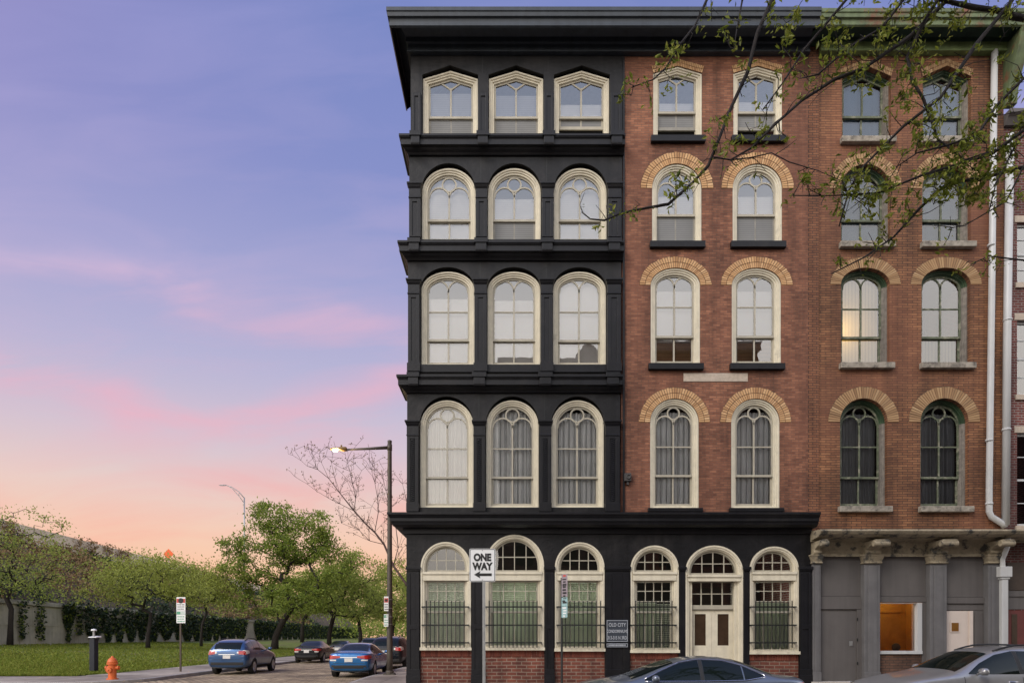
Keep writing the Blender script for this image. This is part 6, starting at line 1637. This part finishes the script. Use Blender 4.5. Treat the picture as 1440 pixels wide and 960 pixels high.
    for wx in sp['axles']:
        for sgn in (-1, 1):
            m_ = MB(); r = wr_; w = 0.105
            m_.lathe([(r * 0.62, -w * sgn), (r * 0.93, -w * sgn), (r, -w * 0.7 * sgn), (r, w * 0.7 * sgn), (r * 0.93, w * sgn), (r * 0.66, w * sgn), (r * 0.62, w * 0.8 * sgn)], (wx, sgn * wy, r), 28, 'Y')
            wl = m_.build('wheel', 'tyre', rt, smooth=False)
            m_ = MB(); m_.lathe([(r * 0.66, w * 0.9 * sgn), (r * 0.64, w * 1.0 * sgn), (r * 0.58, w * 0.8 * sgn), (r * 0.58, w * 0.2 * sgn)], (wx, sgn * wy, r), 28, 'Y')
            for k in range(5):
                a = 2 * math.pi * k / 5 + 0.3
                for da in (-0.13, 0.13):
                    m_.tube([(wx + r * 0.10 * math.cos(a), sgn * (wy + w * 0.75), r + r * 0.10 * math.sin(a)), (wx + r * 0.60 * math.cos(a + da), sgn * (wy + w * 0.85), r + r * 0.60 * math.sin(a + da))], [0.028, 0.022], 5)
            m_.lathe([(r * 0.16, w * 0.65 * sgn), (r * 0.16, w * 0.95 * sgn), (r * 0.08, w * 1.0 * sgn)], (wx, sgn * wy, r), 12, 'Y')
            m_.build('rim', 'rim', wl)
    rt.location = loc; rt.rotation_euler = (0, 0, heading)
    return rt

def sedan(h=1.45, L=4.75, w=0.91):
    s = h / 1.45; k = L / 4.75
    st = [(2.375, .32, .56, .60, .55, 0), (2.30, .24, .64, .69, .74, 0), (2.05, .20, .74, .83, .85, 0), (1.65, .19, .83, .925, .90, 0), (1.25, .19, .885, .985, w, 0), (1.08, .19, .90, 1.01, w, 0), (0.66, .19, .915, 1.175, w, .70), (0.14, .19, .925, 1.37, w, .62), (-0.30, .19, .935, 1.435, w, .59), (-0.75, .19, .945, 1.44, w, .58), (-1.15, .19, .955, 1.36, w, .58), (-1.55, .20, .965, 1.19, .90, .62), (-1.82, .21, .97, 1.07, .89, 0), (-2.10, .23, .965, 1.05, .86, 0), (-2.30, .28, .93, 1.035, .80, 0), (-2.375, .36, .84, .93, .66, 0)]
    st = [(x * k, zb, zt * s, zp * s, ww, wr * w / .91) for x, zb, zt, zp, ww, wr in st]
    B = lambda z: z * s
    return dict(st=st, wheel=0.335, axles=(1.42 * k, -1.40 * k), track=w - 0.115, belt=0.93 * s,
        side_glass=[(-1.52 * k, -1.13 * k, [(-1.52 * k, B(1.045)), (-1.13 * k, B(.985))], [(-1.52 * k, B(1.06)), (-1.13 * k, B(1.24))]), (-1.10 * k, -0.36 * k, [(-1.1 * k, B(.985)), (-.36 * k, B(.97))], [(-1.10 * k, B(1.25)), (-.75 * k, B(1.34)), (-.36 * k, B(1.36))]),
                    (-0.28 * k, 0.78 * k, [(-.28 * k, B(.97)), (.78 * k, B(.965))], [(-.28 * k, B(1.36)), (.08 * k, B(1.30)), (.48 * k, B(1.13)), (.78 * k, B(.985))])],
        seams=(-1.12 * k, -0.32 * k, 0.78 * k), handles=(-0.92 * k, -0.12 * k), mirror=0.62 * k,
        windscreen=(1.02 * k, 0.18 * k, [(.18 * k, .56), (1.02 * k, .73)]), rear=('top', -1.02 * k, -1.72 * k, [(-1.72 * k, .66), (-1.02 * k, .53)]),
        tails=[(.80, .52, B(.76), B(.92), 'tail_red', 0.04), (.52, .34, B(.80), B(.90), 'tail_red', 0.03), (.76, .50, B(.70), B(.755), 'tail_clear', 0.0)], tail_sides=[(-2.28 * k, -2.0 * k, B(.77), B(.93), 'tail_red')], head=(1.85 * k, 2.22 * k, B(.60), B(.76)), plate=B(.66), badge=True)
def suv(h=1.60, L=4.45, w=0.90, rails=True):
    s = h / 1.60; k = L / 4.45
    st = [(2.225, .36, .64, .68, .55, 0), (2.15, .28, .74, .79, .74, 0), (1.90, .25, .83, .91, .85, 0), (1.45, .24, .92, 1.00, .89, 0), (1.05, .24, .98, 1.07, w, 0), (0.86, .24, 1.00, 1.11, w, 0), (0.50, .24, 1.015, 1.31, w, .70), (0.10, .24, 1.02, 1.51, w, .63), (-0.30, .24, 1.03, 1.585, w, .61), (-0.9, .24, 1.045, 1.60, w, .60), (-1.45, .25, 1.06, 1.565, w, .60), (-1.80, .26, 1.07, 1.50, .89, .62), (-2.02, .28, 1.05, 1.34, .87, .66), (-2.16, .31, 1.0, 1.12, .83, 0), (-2.225, .40, .88, .95, .70, 0)]
    st = [(x * k, zb, zt * s, zp * s, ww, wr * w / .9) for x, zb, zt, zp, ww, wr in st]
    B = lambda z: z * s
    return dict(st=st, wheel=0.345, axles=(1.36 * k, -1.29 * k), track=w - 0.115, belt=1.03 * s,
        side_glass=[(-1.82 * k, -1.20 * k, [(-1.82 * k, B(1.20)), (-1.20 * k, B(1.09))], [(-1.82 * k, B(1.36)), (-1.20 * k, B(1.47))]), (-1.13 * k, -0.36 * k, [(-1.13 * k, B(1.085)), (-.36 * k, B(1.065))], [(-1.13 * k, B(1.475)), (-.36 * k, B(1.49))]),
                    (-0.28 * k, 0.64 * k, [(-.28 * k, B(1.065)), (.64 * k, B(1.06))], [(-.28 * k, B(1.49)), (.05 * k, B(1.42)), (.38 * k, B(1.26)), (.64 * k, B(1.08))])],
        seams=(-1.16 * k, -0.32 * k, 0.74 * k), handles=(-0.95 * k, -0.12 * k), mirror=0.5 * k,
        windscreen=(0.82 * k, 0.14 * k, [(.14 * k, .58), (.82 * k, .72)]), rear=('end', -0.56, 0.56, B(1.12), B(1.42)),
        tails=[(.83, .50, B(.88), B(1.05), 'tail_red', 0.03), (.50, .43, B(.93), B(1.02), 'tail_clear', 0.02)], tail_sides=[(-2.16 * k, -1.86 * k, B(.90), B(1.09), 'tail_clear')], head=(1.75 * k, 2.10 * k, B(.70), B(.86)), plate=B(.72), badge=True, rails=(-1.6 * k, 0.0, .55) if rails else None, clad=True)
sp = suv(1.60, 4.45, .89)
make_car('parked_car', 'blue crossover with roof rails parked at the left kerb, seen from behind', sp, 'paint_blue', (-12.55, 30.1, 0), R(93))
make_car('parked_car', 'black sedan parked at the left kerb ahead of the blue crossover', sedan(1.49, 4.8), 'paint_black', (-13.3, 43.4, 0), R(93))
make_car('parked_car', 'bright blue sedan parked at the right kerb beside the lamp post', sedan(1.44, 4.55, .88), 'paint_bright_blue', (-6.56, 27.95, 0), R(90))
make_car('parked_car', 'black sport utility car parked ahead of the bright blue sedan, half behind the lamp post', suv(1.74, 4.8, .96), 'paint_black', (-6.45, 35.0, 0), R(90))
make_car('parked_car', 'dark grey car far down the left kerb, just past the black sedan', sedan(1.46, 4.7), 'paint_dark_grey', (-14.0, 53.0, 0), R(93))
make_car('parked_car', 'farthest dark utility car showing above the bright blue sedan', suv(1.70, 4.7, .94), 'paint_dark_grey', (-13.6, 62.5, 0), R(93))
make_car('parked_car', 'slate blue sedan with chrome window trim in front of the entrance door', dict(sedan(1.455, 4.88, .92), trim=True, handle_mat='chrome'), 'paint_slate', (X(985, 13.35) - 0.53, 13.35, -0.2), R(180))
wg = suv(1.66, 4.75, .93); wg['handle_mat'] = 'chrome'
make_car('parked_car', 'silver wagon with roof rails parked before the white shop door at the lower right', wg, 'paint_silver', (8.75 + 0.86, 13.35, -0.2), R(180))

# ------------------------------------------------------------------ street tree whose boughs cross the picture
rng = random.Random(77)
tx, ty = 8.2, 4.3; K = 0.66
rt = empty('street_tree', (tx, ty, -0.05)); tag(rt, 'budding street tree whose dark boughs hang before the upper right facades', 'tree')
P = [Vector((tx, ty, -0.1)), Vector((tx + 0.05, ty, 2.0)), Vector((tx, ty + 0.05, 4.0)), Vector((tx - 0.05, ty + 0.1, 6.0)), Vector((tx, ty + 0.2, 7.8)), Vector((tx - 0.1, ty + 0.6, 9.2)), Vector((tx - 0.2, ty + 1.3, 10.2)), Vector((tx - 0.3, ty + 2.1, 11.2)), Vector((tx - 0.5, ty + 3.0, 12.2))]
par = [-1, 0, 1, 2, 3, 4, 5, 6, 7]
RAD = [0.24, 0.20, 0.18, 0.165, 0.15, 0.13, 0.11, 0.09, 0.07]
def bough(st, pts, r0, r1, y0, y1, dens, name=None):
    """traced bough: pixels with a distance running from y0 to y1"""
    last = st; ids = []
    n = len(pts)
    for k, (a, c) in enumerate(pts):
        f = k / (n - 1); y = K * (y0 + (y1 - y0) * f + 0.18 * math.sin(k * 2.1 + r0 * 90))
        P.append(W(a, c, y)); par.append(last); RAD.append(K * (r0 + (r1 - r0) * f) * (1 + 0.12 * math.sin(k * 3.7))); last = len(P) - 1; ids.append((last, dens))
    return ids
allb = []
allb += bough(8, [(1500, -40), (1460, 30), (1423, 23), (1402, 15), (1371, 11), (1340, 4), (1310, -4), (1270, -20)], .075, .03, 14.0, 13.0, .8)
allb += bough(8, [(1480, -90), (1421, 4), (1373, 62), (1323, 137), (1269, 179), (1215, 233), (1194, 267), (1180, 318)], .05, .012, 13.6, 12.4, .8)
allb += bough(8, [(1440, -120), (1332, 0), (1282, 50), (1215, 96), (1173, 112), (1127, 142), (1090, 175), (1057, 208), (1027, 225), (1004, 221)], .05, .012, 13.4, 12.0, .8)
allb += bough(8, [(1300, -190), (1150, -110), (1086, 0), (1065, 46), (1052, 100), (1027, 154), (1011, 196), (996, 233), (973, 258), (940, 287), (890, 296), (868, 302), (850, 310), (830, 308), (818, 298)], .05, .010, 13.2, 11.6, .45)
allb += bough(8, [(1250, -210), (1050, -110), (994, 0), (977, 37), (957, 62), (936, 96), (919, 112), (888, 123)], .032, .009, 13.0, 11.8, .4)
allb += bough(8, [(1270, -180), (1110, -90), (1044, 0), (1036, 42), (1032, 70)], .03, .008, 13.2, 12.4, .4)
allb += bough(6, [(1540, 190), (1440, 235), (1382, 250), (1332, 258), (1294, 292), (1257, 333), (1215, 362), (1169, 385)], .05, .010, 14.0, 12.6, 1.0)
allb += bough(6, [(1520, 150), (1440, 183), (1394, 217), (1340, 233), (1298, 246), (1236, 271), (1173, 275), (1115, 275)], .04, .008, 13.6, 12.2, 1.2)
allb += bough(7, [(1380, -100), (1300, 30), (1276, 80), (1282, 112), (1298, 138), (1319, 196), (1357, 225), (1390, 214)], .04, .014, 13.2, 12.8, 1.5)
allb += bough(6, [(1510, 160), (1440, 233), (1415, 283), (1357, 317), (1336, 321)], .022, .008, 13.4, 12.8, .5)
allb += bough(5, [(1530, 380), (1440, 366), (1415, 363), (1390, 360), (1365, 372)], .022, .008, 13.6, 13.0, .5)
allb += bough(8, [(1340, -150), (1190, 0), (1131, 70), (1100, 118), (1073, 154)], .032, .010, 13.0, 12.4, .8)
allb += bough(8, [(1400, -130), (1270, 0), (1240, 40), (1195, 66), (1150, 105), (1128, 110)], .032, .010, 12.8, 12.2, 1.3)
allb += bough(7, [(1530, 60), (1440, 110), (1400, 150), (1375, 190), (1330, 205), (1290, 215), (1260, 235)], .035, .010, 13.2, 12.6, 1.5)
allb += bough(7, [(1560, 100), (1480, 150), (1430, 200), (1400, 260), (1390, 300)], .03, .009, 13.2, 12.9, 1.2)
allb += bough(len(P) - 60, [(1055, 212), (1078, 218), (1105, 226), (1150, 240), (1185, 252)], .011, .006, 12.2, 12.4, .5) if False else []
i0 = [i for i, d in allb if abs(P[i].z - W(1027, 225, 12.1 * K).z) < 0.12 and abs(P[i].x - W(1027, 225, 12.1 * K).x) < 0.25]
if i0:
    allb += bough(i0[0], [(1055, 222), (1085, 215), (1110, 228), (1150, 240), (1185, 255)], .012, .006, 12.2, 12.4, .5)
# side twigs
lb = MB(); tipn = 0
def tuft(p, n, size):
    for j in range(n):
        v = Vector((rng.gauss(0, 1), rng.gauss(0, 1), rng.gauss(0, 1) - 0.25)) * 0.06 * K
        leaf(lb, p + v, K * size * rng.uniform(0.6, 1.35), rng, 0, 0.0, 0.42)
base_n = len(P)
for (i, dens) in list(allb):
    p = P[i]; q = P[par[i]] if par[i] >= 9 else p
    seg = (p - q).length; ns = max(1, int(seg / (0.16 * K) * (0.40 + 0.60 * dens)))
    for s_ in range(ns):
        f = rng.random(); o = q.lerp(p, f)
        d = Vector((rng.gauss(0, 1), rng.gauss(0, 0.7), rng.gauss(-0.1, 0.9))).normalized() * K * rng.uniform(0.10, 0.55) * (0.7 + 0.4 * dens)
        P.append(o); par.append(i); RAD.append(0.0055); a0 = len(P) - 1; par[a0] = -2
        last = a0
        for g_ in (0.5, 1.0):
            P.append(o + d * g_ + Vector((rng.gauss(0, .03), rng.gauss(0, .03), rng.gauss(0, .03)))); par.append(last); RAD.append(0.0043 if g_ < 1 else 0.0027); last = len(P) - 1
        if rng.random() < 0.25 + 0.22 * dens:
            tuft(P[last], rng.randint(5, 10) if dens < 1 else rng.randint(8, 20), 0.115)
        if rng.random() < 0.45:
            P.append(o + d * 0.5 + Vector((rng.gauss(0, .08), rng.gauss(0, .08), rng.gauss(0, .08)))); par.append(last - 1); RAD.append(0.0027)
            if rng.random() < 0.8: tuft(P[-1], rng.randint(4, 10), 0.12)
        for nb_ in range(2):      # knobbly buds along the twig
            c = o + d * rng.random(); leaf(lb, c, 0.05 * K, rng, 0)
for (a, c, y, n) in ((1282, 112, 13.0, 60), (1270, 125, 13.0, 40), (1215, 268, 12.6, 60), (1195, 258, 12.5, 40), (1240, 275, 12.6, 40), (1340, 258, 13.0, 60), (1320, 245, 13, 40), (1360, 268, 13.2, 40), (1117, 30, 12.8, 40), (1140, 20, 12.8, 30), (975, 250, 11.9, 24), (950, 265, 11.8, 16), (1015, 205, 12.1, 26), (1300, 190, 13, 40), (1263, 160, 13, 30), (1390, 160, 13.2, 50), (1410, 215, 13.4, 60), (1425, 130, 13.4, 40), (1375, 275, 13.2, 60), (1330, 275, 13.0, 50), (1395, 245, 13.3, 60), (1300, 265, 12.9, 50), (1425, 190, 13.4, 50), (1355, 190, 13.2, 40), (1220, 120, 12.8, 40), (1180, 95, 12.7, 30), (1100, 45, 12.7, 30), (1290, 20, 13, 40), (1340, 30, 13.2, 40), (1050, 80, 12.4, 20), (1030, 170, 12.2, 16), (925, 103, 12, 12), (945, 75, 12, 12), (1150, 60, 12.6, 24), (1380, 245, 13.2, 50), (1240, 205, 13, 30), (1350, 130, 13.2, 30)):
    for k in range(max(2, n // 9)):
        o = W(a, c, y * K) + K * Vector((rng.gauss(0, .12), rng.gauss(0, .12), rng.gauss(0, .10)))
        i_ = min(range(9, len(P)), key=lambda q: (P[q] - o).length)
        P.append(P[i_].copy()); par.append(-2); RAD.append(0.0046); P.append(P[i_].lerp(o, 0.55) + Vector((0, 0, .02))); par.append(len(P) - 2); RAD.append(0.004); P.append(o); par.append(len(P) - 2); RAD.append(0.0027)
        tuft(o, 9, 0.135)
mb = MB()
kids = {}
for i, p in enumerate(par): kids.setdefault(p, []).append(i)
starts = [(None, 0)] + [(None, i) for i in kids.get(-2, [])]
while starts:
    prev, i = starts.pop(); path = ([prev] if prev is not None else []) + [i]
    while True:
        ks = sorted(kids.get(i, []), key=lambda q: -RAD[q]) if i >= 0 else []
        if not ks: break
        for q in ks[1:]: starts.append((i, q))
        i = ks[0]; path.append(i)
    if len(path) > 1:
        rs = [RAD[q] for q in path]
        if prev is not None: rs[0] = min(rs[0], rs[1])
        mb.tube([P[q] for q in path], rs, 6)
mb.build('trunk', 'twig_bark', rt, smooth=True); lb.build('foliage', 'leaf_near', rt, recalc=False)
